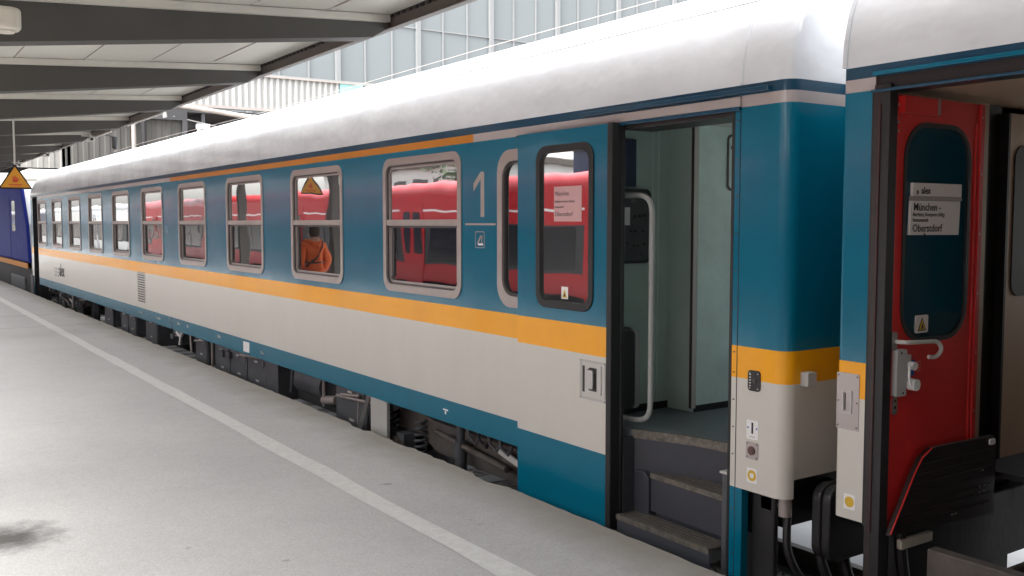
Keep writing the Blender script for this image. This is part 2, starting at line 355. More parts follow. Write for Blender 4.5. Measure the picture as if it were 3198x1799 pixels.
# ------------------------------------------------------------------ generic coach shell
def shell(root, xs, d, y0, y1, bands, holes, door=None, dome0=0.7, dome1=0.7, roofm=None, rc=0.12, zlow=None, corner_low=None, end_low=1.22, blind=False, skip_low=None, hmin=.38, rscale=1.0):
    """bands: list of (z0,z1,fn(y)->material). holes: (y0,z0,y1,z1,r). door: list of (ya,yb) openings"""
    fx = lambda a: xs+d*a
    body = MB()
    ys = {y0+rc, y1-rc}
    hcells = []
    for h in holes:
        ys |= {h[0]-0.04, h[2]+0.04}; hcells.append((h[0]-0.04, h[2]+0.04, h))
    for o in (door or []): ys |= set(o[:2])
    for b in bands:
        if len(b) > 3: ys |= set(b[3])
    ys |= {y0+0.30, y1-0.30} if corner_low else set()
    ys = sorted(y for y in ys if y0+rc-1e-6 <= y <= y1-rc+1e-6)
    hz0 = min([h[1] for h in holes] or [2])-0.03; hz1 = max([h[3] for h in holes] or [3])+0.03
    for i in range(len(ys)-1):
        ya, yb = ys[i], ys[i+1]; ym = (ya+yb)/2
        if yb-ya < 1e-5: continue
        if any(o[0]-1e-4 <= ya and yb <= o[1]+1e-4 for o in (door or [])):
            op = True
        else: op = False
        cell = next((h for h0, h1, h in hcells if abs(h0-ya) < 1e-4 and abs(h1-yb) < 1e-4), None)
        for b in bands:
            za, zb, fn = b[:3]
            if corner_low and zb <= corner_low+1e-4 and (ym < y0+0.30 or ym > y1-0.30): continue
            if op:
                if za < 3.19-1e-3:
                    continue
            m = fn(ym)
            if cell and za < cell[1] < zb:
                hz = cell
                body.add(*ring_sheet(ya, za, yb, zb, hz, lambda a, z: (fx(0), a, z)), m)
            else:
                body.add([(fx(0), ya, za), (fx(0), yb, za), (fx(0), yb, zb), (fx(0), ya, zb)], [(0, 1, 2, 3)], m)
    # far side, plain
    for b in bands:
        yy = [y0+rc]+sorted(v for o in (door or []) for v in o)+[y1-rc]
        for i in range(len(yy)-1):
            if i % 2 == 1 and b[1] > 3.1 and b[0] < 2.2: continue      # door window left open on the unseen far side to light the vestibule
            body.add([(fx(W), yy[i], b[0]), (fx(W), yy[i+1], b[0]), (fx(W), yy[i+1], b[1]), (fx(W), yy[i], b[1])], [(0, 1, 2, 3)], b[2]((y0+y1)/2))
    # rounded corners and ends
    for ye, s in ((y0, 1), (y1, -1)):
        prof = []
        for k in range(9):
            an = R(90*k/8); prof.append((rc*(1-math.cos(an)), ye+s*rc*(1-math.sin(an))))
        # side (k=0) a=0,y=ye+s*rc ; end (k=8) a=rc, y=ye
        for b in bands:
            if corner_low and b[1] <= corner_low+1e-4: continue
            m = b[2](ye)
            zz0 = b[0]
            for k in range(8):
                (a0, ya), (a1, yb) = prof[k], prof[k+1]
                for mir in (0, 1):
                    A0, A1 = (a0, a1) if not mir else (W-a0, W-a1)
                    body.add([(fx(A0), ya, zz0), (fx(A1), yb, zz0), (fx(A1), yb, b[1]), (fx(A0), ya, b[1])], [(0, 1, 2, 3)], m)
            ze0 = max(zz0, end_low)
            if ze0 < b[1]:
                body.add([(fx(rc), ye, ze0), (fx(W-rc), ye, ze0), (fx(W-rc), ye, b[1]), (fx(rc), ye, b[1])], [(0, 1, 2, 3)], m)
    bd = body.build('body', root, recalc=False, smooth=True, weld=True)
    # roof
    rf = MB()
    st = []
    for ye, s, dm in ((y0, 1, dome0), (y1, -1, dome1)):
        L_ = []
        for q in (0, .03, .08, .16, .28, .42, .58, .78, 1):
            dd = q*dm
            L_.append((ye+s*dd, dd, dm))
        st.append(L_)
    nmid = max(2, int((y1-y0)/1.3)); mid = [(y0+dome0+(y1-y0-dome0-dome1)*k/nmid, 9, 1) for k in range(1, nmid)]
    secs = st[0]+mid+st[1][::-1]
    rows = []
    for si, (y, dd, dm) in enumerate(secs):
        s_ = 0 if si < 9 else 1
        h = 1 if dd >= dm else math.sqrt(max(0, 1-(1-dd/dm)**2))*(1-(hmin if s_ == 0 else .38))+(hmin if s_ == 0 else .38)
        if dm < 0.1: h = 1 if dd > 0 else 0.995
        ins = 0 if dd > rc else rc*(1-math.sqrt(max(0, 1-(1-dd/rc)**2)))
        row = []
        for a, z in ROOF:
            aa = a if a else 0
            if a < ins: aa = ins
            if a > W-ins: aa = W-ins
            row.append((fx(aa), y, Z_RB+(z-Z_RB)*h*rscale))
        rows.append(row)
    n = len(ROOF)
    vs = [p for r_ in rows for p in r_]
    fs = [(i*n+j, i*n+j+1, (i+1)*n+j+1, (i+1)*n+j) for i in range(len(rows)-1) for j in range(n-1)]
    fs += [tuple(range(n)), tuple((len(rows)-1)*n+j for j in range(n))]
    rf.add(vs, fs, roofm or M['roof'])
    ro = rf.build('roof', root, smooth=True)
    return bd, ro

def ring_sheet(ya, za, yb, zb, hole, f):
    inner = rr(*hole[:4], hole[4]) if False else rr(hole[0], hole[1], hole[2], hole[3], hole[4])
    outer = rr_outer(ya, za, yb, zb, hole)
    n = len(inner)
    vs = [f(a, b) for a, b in inner]+[f(a, b) for a, b in outer]
    return vs, [(i, (i+1) % n, n+(i+1) % n, n+i) for i in range(n)]

# ================================================================== MAIN COACH
coach = empty('passenger_coach', (XC, 16.2, 0))
tag(coach, 'long teal and cream passenger coach with a numeral 1 and an open plug door', 'railway coach')
OR_A, OR_B = 6.30, 14.95    # orange part of the high stripe
c_ = lambda m: (lambda y: m)
bands = [(Z_SB, Z_ST, c_(M['blue'])), (Z_ST, Z_YB, c_(M['cream'])), (Z_YB, Z_YT, c_(M['yellow'])), (Z_YT, Z_S0, c_(M['blue'])),
         (Z_S0, Z_S1, lambda y: M['orange'] if OR_A < y < OR_B else M['grey_stripe'], (OR_A, OR_B)), (Z_S1, Z_RB, c_(M['blue_dk']))]
PITCH = 2.226; WW = 1.325
wins = [(6.486+PITCH*k, 1.965, 6.486+PITCH*k+WW, 3.105, 0.11) for k in range(10)]
small = (5.38, 1.955, 5.945, 3.07, 0.15)
DA, DB = 3.665, 4.56
FDA, FDB = 27.93, 28.75
shell(coach, XS, 1, Y0, Y1, bands, wins+[small], door=[(DA, DB), (FDA, FDB)], corner_low=Z_ST, dome0=0.32, dome1=0.75, rc=.075, hmin=.80)

def window(root, xs, d, w, up='glass_up', lo='glass_lo', transom=True, dark=True):
    """w = (y0,z0,y1,z1,r)"""
    y0, z0, y1, z1, r = w
    fr = side(xs, -d)
    f = MB()
    f.ring(rr(y0-.012, z0-.012, y1+.012, z1+.012, r+.012), rr(y0+.045, z0+.05, y1-.045, z1-.05, r-.03), fr, -.06, .010, M['frame'])
    f.ring(rr(y0+.045, z0+.05, y1-.045, z1-.05, r-.03), rr(y0+.06, z0+.065, y1-.06, z1-.065, r-.045), fr, -.06, -.004, M['frame_dk'])
    f.ring(rr(y0+.06, z0+.065, y1-.06, z1-.065, r-.045), rr(y0+.075, z0+.08, y1-.075, z1-.08, r-.055), fr, -.06, -.014, M['frame'])
    fo = f.build('window', root, smooth=True)
    zt = 2.56
    if transom:
        t = MB(); t.prism(rect(y0+.045, zt-.03, y1-.045, zt+.022), fr, -.05, .006, M['frame'])
        t.prism(rect(y0+.045, zt-.047, y1-.045, zt-.0305), fr, -.05, -.012, M['frame_dk'])
        # runners of the drop sash
        t.prism(rect(y1-.135, z0+.12, y1-.075, zt-.047), fr, -.05, -.020, M['frame_dk'])
        t.prism(rect(y1-.102, z0+.12, y1-.090, zt-.047), fr, -.05, -.012, M['frame'])
        t.prism(rect(y0+.075, z0+.12, y0+.088, zt-.047), fr, -.05, -.010, M['frame'])
        t.build('transom', fo, bevel=.004)
        g = MB(); pts = [p for p in rr(y0+.06, z0+.065, y1-.06, z1-.065, r-.045)]
        upp = [p for p in pts if p[1] > zt]; lop = [p for p in pts if p[1] <= zt]
        upp = upp+[(y0+.06, zt), (y1-.06, zt)]
        g.prism(upp, fr, -.050, -.022, M[up]); g.build('upper_pane', fo)
        g = MB(); lop = [(y1-.06, zt), (y0+.06, zt)]+lop
        g.prism(lop, fr, -.056, -.034, M[lo]); g.build('lower_pane', fo)
    else:
        g = MB(); g.prism(rr(y0+.06, z0+.065, y1-.06, z1-.065, r-.045), fr, -.055, -.025, M[up]); g.build('pane', fo)
    return fo
for k, w in enumerate(wins):
    window(coach, XS, 1, w)
# narrow lavatory window
fs_ = MB(); y0, z0, y1, z1, r = small
fr = side(XS)
fs_.ring(rr(y0-.012, z0-.012, y1+.012, z1+.012, r+.012), rr(y0+.05, z0+.07, y1-.05, z1-.07, r-.02), fr, -.06, .010, M['frame'])
fs_.ring(rr(y0+.05, z0+.07, y1-.05, z1-.07, r-.02), rr(y0+.065, z0+.085, y1-.065, z1-.085, r-.035), fr, -.06, -.006, M['frame_dk'])
fo = fs_.build('window', coach, smooth=True)
g = MB(); g.prism(rr(y0+.05, z0+.07, y1-.05, z1-.07, r-.02), fr, -.055, -.022, M['glass_lo']); g.build('pane', fo)

# --- numeral 1, bar and little seat pictogram
nb = MB(); fr = side(XS)
ym = 6.222
nb.prism([(ym-.075, 2.60), (ym-.025, 2.60), (ym-.025, 2.94), (ym-.062, 2.94), (ym-.0625, 2.9399), (ym-.075, 2.93)], fr, -.002, .0015, M['numeral'])
nb.prism([(ym-.025, 2.94), (ym-.025, 2.885), (ym+.075, 2.795), (ym+.075, 2.855)], fr, -.002, .0017, M['numeral'])
nb.build('class_numeral', coach)
b2 = MB(); b2.prism(rect(5.99, 2.538, 6.42, 2.552), fr, -.002, .0015, M['numeral']); b2.build('numeral_bar', coach)
pg = MB()
pg.ring(rr(6.145, 2.365, 6.275, 2.49, .012, 3), rr(6.150, 2.370, 6.270, 2.485, .009, 3), fr, -.002, .0015, M['numeral'])
pg.prism([(6.165, 2.385), (6.235, 2.385), (6.235, 2.40), (6.165, 2.40)], fr, -.002, .0015, M['white_pl'])
pg.prism([(6.250, 2.40), (6.235, 2.392), (6.185, 2.455), (6.198, 2.463)], fr, -.002, .0017, M['numeral'])
pg.prism([(6.180, 2.40), (6.190, 2.40), (6.182, 2.46), (6.172, 2.46)], fr, -.002, .0019, M['numeral'])
pg.build('seat_pictogram', coach)

# --- logo lettering, vent grille, sill lettering
text('operator_lettering', 'alex', 0.42, (XS-.003, 24.85, 1.30), *SU, M['ink'], coach, bold=0.006)
dm = MB()
for a in (25.0, 25.22, 25.44):
    for b in (1.29, 1.37, 1.45): dm.prism(circ(a, b, .03, 10), fr, -.002, .0015, M['ink'])
dm.build('logo_dots', coach)
gr = MB()
for k in range(13):
    gr.prism(rect(16.64, 1.225+k*.040, 17.10, 1.246+k*.040), fr, -.002, .003, M['black'])
gr.ring(rect(16.60, 1.20, 17.14, 1.722), rect(16.625, 1.212, 17.115, 1.712), fr, -.002, .005, M['cream'])
gr.build('vent_grille', coach)
for y, s, z in ((17.1, '51 80 10-95', 1.02), (15.9, 'A D-DLB', 1.02), (14.7, '26,4 m', 1.035), (14.2, '52 t', 1.035), (12.75, 'R 59 t', 1.03), (11.1, '17 m', 1.0)):
    text('sill_lettering', s, 0.055, (XS-.003, y, z), *SU, M['white_pl'], coach)
sg = MB(); sg.prism(rect(11.5, .965, 11.72, 1.09), fr, -.002, .002, M['white_pl']); sg.build('sill_plate', coach)
mk = MB(); mk.prism(rect(6.70, 1.030, 6.78, 1.042), fr, -.001, .0015, M['white_pl']); mk.prism(rect(6.73, 1.0, 6.75, 1.026), fr, -.001, .0015, M['white_pl']); mk.build('sill_marking', coach)

# rain strip above the door
g_ = MB(); g_.prism(rect(3.40, 3.236, 4.95, 3.262), fr, -.002, .030, M['blue_dk']); g_.prism(rect(3.60, 3.172, 5.7, 3.224), fr, -.002, .016, M['grey_stripe'])
g_.prism(rect(3.60, 3.150, 5.7, 3.1715), fr, -.002, .022, M['blue_dk'])
g_.build('rain_strip', coach, bevel=.004)

# --- plug door slid open
XD = 3.84
dr = MB(); frd = side(XD)
DL0, DL1 = 4.615, 5.60
zb_ = [(0.64, 1.10, M['blue']), (1.10, 1.715, M['cream']), (1.715, 1.905, M['yellow'])]
for a, b, m in zb_: dr.prism(rect(DL0, a, DL1, b), frd, -.038, 0, m)
hole = (4.755, 1.99, 5.368, 3.065, .105)
vs, fcs = ring_sheet(DL0, 1.905, DL1, 3.165, hole, lambda a, z: (XD, a, z)); dr.add(vs, fcs, M['blue'])
vs, fcs = ring_sheet(DL0, 1.905, DL1, 3.165, hole, lambda a, z: (XD+.038, a, z)); dr.add(vs, fcs, M['green'])
dr.add([(XD, DL0, 1.905), (XD, DL1, 1.905), (XD, DL1, 3.165), (XD, DL0, 3.165), (XD+.038, DL0, 1.905), (XD+.038, DL1, 1.905), (XD+.038, DL1, 3.165), (XD+.038, DL0, 3.165)],
       [(1, 2, 6, 5), (2, 3, 7, 6), (3, 0, 4, 7)], M['blue'])
door = dr.build('plug_door', coach)
h = hole
k = MB(); k.ring(rr(h[0]-.004, h[1]-.004, h[2]+.004, h[3]+.004, h[4]), rr(h[0]+.045, h[1]+.045, h[2]-.045, h[3]-.045, h[4]-.035), frd, -.04, .010, M['rubber'])
k.build('window_seal', door, smooth=True, bevel=.004)
k = MB(); k.prism(rr(h[0]+.04, h[1]+.04, h[2]-.04, h[3]-.04, h[4]-.03), frd, -.03, -.010, M['glass_door']); k.build('pane', door)
k = MB(); k.prism(rect(4.890, 2.565, 5.185, 2.795), frd, -.02, -.0085, M['paper_pink']); k.build('route_placard', door)
for s, z, sz in (('München', 2.735, .042), ('Buchloe, Kempten (Allgäu)', 2.690, .020), ('Immenstadt', 2.655, .020), ('Oberstdorf', 2.60, .042)):
    text('placard_lettering', s, sz, (XD+.0075, 5.175, z), *SU, M['frame_dk'], door, t=.0003)
k = MB(); k.prism(rect(5.03, 2.055, 5.10, 2.135), frd, -.02, -.0085, M['white_pl']); k.prism([(5.038, 2.062), (5.092, 2.062), (5.065, 2.12)], frd, -.02, -.0078, M['yellow_st'])
k.prism([(5.052, 2.07), (5.078, 2.07), (5.065, 2.098)], frd, -.02, -.0072, M['ink'])
k.build('warning_sticker', door)
k = MB(); k.box(XD-.012, XS+.02, 4.565, 4.6145, .63, 3.17, M['rubber']); k.build('edge_seal', door, bevel=.006)
# recessed pull handle
k = MB(); k.ring(rr(4.626, 1.425, 4.885, 1.68, .006, 2), rr(4.640, 1.44, 4.870, 1.665, .006, 2), frd, -.002, .004, M['steel'])
k.prism(rect(4.640, 1.44, 4.870, 1.665), frd, -.002, .001, M['conduit'])
k.prism(rect(4.835, 1.47, 4.858, 1.64), frd, 0, .003, M['black'])
k.prism(rr(4.69, 1.485, 4.80, 1.635, .02, 4), frd, 0, .0025, M['black'])
k.prism(rr(4.735, 1.50, 4.815, 1.62, .012, 3), frd, 0, .018, M['steel'])
k.prism(rect(4.665, 1.47, 4.705, 1.655), frd, 0, .009, M['conduit'])
for a in (4.632, 4.878):
    for b in (1.432, 1.673): k.prism(circ(a, b, .004, 8), frd, 0, .006, M['black'])
k.build('door_handle', door, bevel=.002)

# door surround (black jambs and header)
k = MB(); k.box(XS-.006, XS+.022, DB, DB+.055, .62, 3.19, M['rubber'])
k.box(XS-.004, XS+.08, DA-.022, DA, .62, 3.19, M['rubber'])
k.box(XS+.012, XS+.24, DA, DB, 3.125, 3.25, M['black'])
k.build('door_frame', coach, bevel=.006)
# skirt strip right of the door
k = MB(); k.prism(rect(3.555, .60, DA-.022, Z_ST), fr, -.05, .0015, M['blue']); k.prism(rect(3.603, .60, 3.607, 3.165), fr, 0, .0022, M['black'])
for z in (.75, 1.0, 1.3, 1.45, 1.6, 1.75, 1.86, 2.1, 2.3, 2.5, 2.7, 2.9, 3.1): k.prism(circ(3.625, z, .0045, 8), fr, 0, .0035, M['frame_dk'])
k.build('door_skirt', coach)

# --- vestibule
FL = 1.25
k = MB()
pts = [(6.66, DA-.3), (6.66, 5.6), (3.98, 5.6), (3.98, 4.62)]
edge = []
for i in range(11):
    t = i/10; yy = 4.56-(4.56-DA)*t
    xx = 4.02+.20*math.sin(min(1, t*1.35)*math.pi/2)
    edge.append((xx, yy))
pts += edge + [(4.22, DA-.3)]
k.prism(pts, flat(FL-.04), 0, .04, M['floor']); k.build('vestibule_floor', coach)
k = MB()
for i in range(10):
    (xa, ya), (xb, yb) = edge[i], edge[i+1]
    k.prism([(xa-.012, ya), (xb-.012, yb), (xb+.014, yb), (xa+.014, ya)], flat(FL-.05), 0, .054, M['nose'])
    k.add([(xa, ya, FL-.05), (xb, yb, FL-.05), (xb, yb, .60), (xa, ya, .60)], [(0, 1, 2, 3)], M['step'])
k.build('floor_nosing', coach)
def stepb(xn, xr, z, name='step', DB=DB):
    k = MB(); k.box(xn+.035, xr, DA+.09, DB-.01, z-.02, z, M['tread']); k.box(xn, xn+.035, DA+.09, DB-.01, z-.03, z+.003, M['nose'])
    k.box(xn+.01, xn+.02, DA+.09, DB-.01, z-.24, z-.03, M['step'])
    for i in range(4):   # anti slip ribs
        k.box(xn+.055+i*.035, xn+.063+i*.035, DA+.12, DB-.05, z, z+.003, M['nose'])
    k.build(name, coach, bevel=.003)
stepb(4.03, 4.235, 1.0, DB=DB-.13); k = MB(); k.prism([(DB-.138, .6), (DB-.012, .6), (DB-.012, 1.0), (DB-.09, 1.0), (DB-.138, .96)], side(4.02), -.2, 0, M['step']); k.build('step_block', coach, bevel=.01); stepb(3.865, 4.04, .735)
k = MB(); k.box(3.93, 4.25, DB-.004, DB+.004, .55, 1.21, M['step']); k.build('step_side_panel', coach)
k = MB(); k.box(3.93, 4.25, DA-.02, DA-.012, .55, 1.21, M['step']); k.build('step_side_panel', coach)
k = MB(); k.box(3.95, 3.99, DA+.0, DA+.075, .60, 1.16, M['under_gr']); k.box(3.94, 4.20, DA, DA+.085, 1.16, 1.175, M['conduit']); k.box(3.99, 4.2, DA+.06, DA+.075, .6, 1.16, M['under_gr'])
k.build('step_post', coach, bevel=.004)
# partition walls
PX, PY = 4.735, 4.76
k = MB(); k.box(PX, 6.66, PY, PY+.03, FL, 3.22, M['green_lit']); k.build('partition_wall', coach)
CX_, CY_ = 4.715, 5.0
k = MB(); k.add([(PX, PY+.004, FL), (CX_, CY_, FL), (CX_, CY_, 3.22), (PX, PY+.004, 3.22)], [(0, 1, 2, 3)], M['green']); k.build('corner_wall', coach)
k = MB(); k.box(3.97, CX_, CY_, CY_+.03, FL, 3.22, M['green']); k.build('recess_wall', coach)
k = MB()
k.box(PX-.030, PX+.004, PY-.016, PY+.02, FL+.03, 3.21, M['conduit']); k.box(PX+.010, PX+.016, PY-.006, PY+.001, FL+.03, 3.21, M['frame_dk']); k.box(PX-.034, PX-.0305, PY-.012, PY+.01, FL+.03, 3.2, M['frame_dk'])
for x_ in (4.555, 4.61): k.box(x_, x_+.005, CY_-.004, CY_, FL+.03, 3.2, M['green_lit'])
k.build('wall_trim', coach)
k = MB(); k.box(PX, 6.6, PY-.006, PY-.001, FL, FL+.045, M['black']); k.box(3.98, CX_, CY_-.006, CY_-.001, FL, FL+.05, M['black']); k.build('skirting', coach)
k = MB(); k.box(3.99, 6.66, DA-.3, 5.6, 3.222, 3.25, M['render_wall']); k.box(4.155, 4.19, DA, 4.98, 3.155, 3.20, M['white_pl']); k.build('vestibule_ceiling', coach)
k = MB(); k.box(3.99, 6.7, DA-.33, DA-.30, FL, 3.22, M['green']); k.box(6.66, 6.69, DA-.3, 5.6, FL, Z_YT, M['green']); k.build('end_wall_lining', coach)
frw = front(CY_)
k = MB(); k.prism(rr(4.05, 2.28, 4.52, 2.785, .05), frw, .002, .03, M['black'])
k.prism(rr(4.07, 2.30, 4.50, 2.765, .04), frw, .03, .034, M['under_gr'])
for a, b in ((4.36, 2.60), (4.41, 2.60), (4.45, 2.605), (4.33, 2.50), (4.37, 2.50), (4.44, 2.50), (4.30, 2.42), (4.36, 2.40), (4.40, 2.40), (4.45, 2.41), (4.42, 2.34)):
    k.prism(circ(a, b, .009, 8), frw, .034, .042, M['black'])
k.prism(rect(4.27, 2.54, 4.315, 2.66), frw, .034, .045, M['white_pl'])
k.prism(rect(4.33, 2.69, 4.37, 2.73), frw, .034, .038, M['nose'])
k.build('control_panel', coach)
k = MB(); k.prism(rect(4.05, 2.80, 4.39, 3.12), frw, .002, .02, M['navy'])
k.build('navy_notice_panel', coach)
k = MB(); k.prism(rr(4.02, 1.29, 4.30, 1.86, .06), frw, .002, .14, M['rubber']); k.build('folded_seat', coach, bevel=.02)
k = MB(); k.prism(rr(4.31, 1.29, 4.40, 1.83, .03), frw, .002, .07, M['rail_grey']); k.build('waste_bin', coach, bevel=.012)
# hatch plate on the lit partition
frp = front(PY)
k = MB(); k.ring(rr(5.03, 2.78, 5.34, 3.17, .04), rr(5.045, 2.795, 5.325, 3.155, .03), frp, -.001, .006, M['frame_dk'])
k.prism(rr(5.045, 2.795, 5.325, 3.155, .03), frp, -.001, .004, M['green_lit']); k.prism(circ(5.075, 3.08, .012, 12), frp, .004, .008, M['ink'])
k.prism(rect(5.15, 2.87, 5.32, 3.12), frp, .004, .007, M['conduit'])
k.build('hatch_plate', coach)
# handrail
k = MB()
hp = [(4.02, 4.66, 2.93)]
xr_, yr_ = 4.10, 4.50
P0 = Vector((4.05, 4.72, 2.73)); P1 = Vector((xr_, yr_, 2.73)); P2 = Vector((xr_, yr_, 1.30)); P3 = Vector((4.05, 4.72, 1.30))
def fillet(pts, r, n=6):
    out = [pts[0]]
    for i in range(1, len(pts)-1):
        a, b, c = pts[i-1], pts[i], pts[i+1]
        u = (a-b).normalized(); v = (c-b).normalized(); ra = min(r, (a-b).length*.5, (c-b).length*.5)
        p, q = b+u*ra, b+v*ra
        for k_ in range(n+1):
            t = k_/n; out.append(p*(1-t)**2+b*2*t*(1-t)+q*t*t)
    return out+[pts[-1]]
k.tube(fillet([P0, P1, P2, P3], .11), .0175, M['rail_grey'], 12); k.build('handrail', coach, smooth=True)

# black sheets stand for the shaded interior behind far door + liner so no light leaks
k = MB(); k.box(XS+.25, XS+.27, FDA-.05, FDB+.05, .5, 3.2, M['under']); k.box(XS+.002, XS+.25, FDB, FDB+.02, .5, 3.19, M['under']); k.box(XS+.002, XS+.25, FDA-.02, FDA, .5, 3.19, M['under'])
k.prism(rect(FDB, .6, FDB+.06, Z_SB), fr, -.03, .001, M['blue'])
k.build('far_doorway', coach)
k = MB(); k.box(XS+.3, XC+1.2, 5.7, Y1-.3, 1.22, 1.24, M['under']); k.build('coach_floor', coach)

# --- equipment on the near end wall of the coach
k = MB(); k.prism(rr(3.437, 1.665, 3.522, 1.775, .018, 4), fr, 0, .006, M['black'])
for a, b in ((3.452, 1.68), (3.507, 1.68), (3.452, 1.76), (3.507, 1.76)): k.prism(circ(a, b, .004, 8), fr, .006, .008, M['steel'])
for i in range(5): k.prism(rect(3.500, 1.69+i*.015, 3.510, 1.695+i*.015), fr, .006, .0075, M['white_pl'])
k.prism(circ(3.475, 1.72, .012, 12), fr, .006, .010, M['frame_dk'])
k.build('key_switch_plate', coach)
k = MB(); k.prism(rr(3.445, 1.405, 3.528, 1.508, .006, 3), fr, 0, .0025, M['white_pl'])
k.prism(rect(3.481, 1.435, 3.493, 1.495), fr, .0025, .0035, M['ink'])
for s in (1, -1):
    k.prism([(3.487+s*.022, 1.465), (3.487+s*.034, 1.472), (3.487+s*.034, 1.458)], fr, .0025, .0035, M['blue_st'])
k.prism(rect(3.468, 1.415, 3.508, 1.419), fr, .0025, .0032, M['frame'])
k.build('door_sticker', coach)
k = MB(); k.prism(rr(3.445, 1.297, 3.528, 1.390, .008, 3), fr, 0, .005, M['grey_stripe'])
k.prism(circ(3.487, 1.344, .024, 20), fr, .005, .012, M['brown_btn']); k.prism(circ(3.487, 1.344, .017, 20), fr, .012, .015, M['brown_btn'])
for a in (3.455, 3.518):
    for b in (1.308, 1.38): k.prism(circ(a, b, .004, 8), fr, .005, .007, M['black'])
k.build('door_button', coach)
k = MB(); k.prism(rr(3.450, 1.168, 3.522, 1.248, .004, 2), fr, 0, .0015, M['white_pl']); k.prism(circ(3.486, 1.208, .030), fr, .0015, .0022, M['yellow_st']); k.prism(circ(3.486, 1.208, .014), fr, .0022, .0028, M['white_pl'])
k.build('round_sticker', coach)
k = MB(); k.prism(rr(4.02, 1.71, 4.09, 1.785, .006, 2), front(Y0), 0, .05, M['rail_grey']); k.build('small_junction_box', coach, bevel=.004)

# --- buffers, coupler, gangway bellows, hoses
def buffer(root, x, yb, s):
    """s = direction of the head"""
    k = MB()
    k.tube([(x, yb-s*.30, 1.03), (x, yb-s*.04, 1.03)], .10, M['under'], 16)
    k.tube([(x, yb-s*.42, 1.03), (x, yb-s*.30, 1.03)], .14, M['under'], 16)
    pts = rr(x-.33 if x < XC else x-.22, .78, x+.22 if x < XC else x+.33, 1.185, .08)
    k.prism(pts, front(yb, -s), 0, .055, M['buffer'])
    k.build('buffer', root, bevel=.012, seg=3)
k0 = 3.20
for x in (XC-.875, XC+.875):
    buffer(coach, x, k0+.004, -1)
k = MB(); k.box(XC-.62, XC+.62, 3.13, Y0, 1.25, 3.35, M['rubber'])
for i in range(3): k.box(XC-.66, XC+.66, 3.15+i*.045, 3.168+i*.045, 1.22, 3.38, M['rubber'])
k.build('gangway_bellows', coach)
k = MB(); k.box(4.1, 4.5, Y0+.16, Y0+.30, .90, 1.215, M['under']); k.box(XS+.1, XC+1.3, Y0+.3, Y0+.4, .85, 1.2, M['under'])
k.box(3.99, 4.03, 3.40, 3.555, .35, 1.115, M['under'])
k.build('headstock', coach, bevel=.01)
k = MB(); k.tube([(4.03, 3.36, 1.13), (4.03, 3.36, 1.0)], .035, M['frame'], 12); k.box(3.99, 4.08, 3.42, 3.49, 1.02, 1.09, M['frame']); k.tube([(4.03, 3.45, 1.05), (4.03, 3.36, 1.05)], .02, M['frame_dk'])
k.build('air_tap', coach, smooth=True)
def hose(root, pts, r=.022):
    pts = [Vector(p) for p in pts]
    # Catmull-Rom
    out = []
    P = [pts[0]]+pts+[pts[-1]]
    for i in range(1, len(P)-2):
        for q in range(6):
            t = q/6
            a, b, c, d_ = P[i-1], P[i], P[i+1], P[i+2]
            out.append(.5*((2*b)+(-a+c)*t+(2*a-5*b+4*c-d_)*t*t+(-a+3*b-3*c+d_)*t**3))
    out.append(pts[-1])
    k = MB(); k.tube(out, r, M['rubber'], 8); return k.build('hose', root, smooth=True)
hose(coach, [(4.05, 3.36, 1.0), (4.03, 3.33, .80), (4.12, 3.25, .62), (4.30, 3.1, .55), (4.55, 2.95, .75)])
hose(coach, [(4.25, 3.30, .95), (4.22, 3.26, .72), (4.34, 3.18, .50), (4.5, 3.02, .48), (4.7, 2.9, .7)], .028)
hose(coach, [(4.45, 3.30, .95), (4.40, 3.24, .66), (4.5, 3.1, .42), (4.8, 2.95, .7)], .03)
hose(coach, [(4.70, 3.3, .9), (4.68, 3.2, .6), (4.75, 3.05, .5), (4.9, 2.9, .75)], .03)

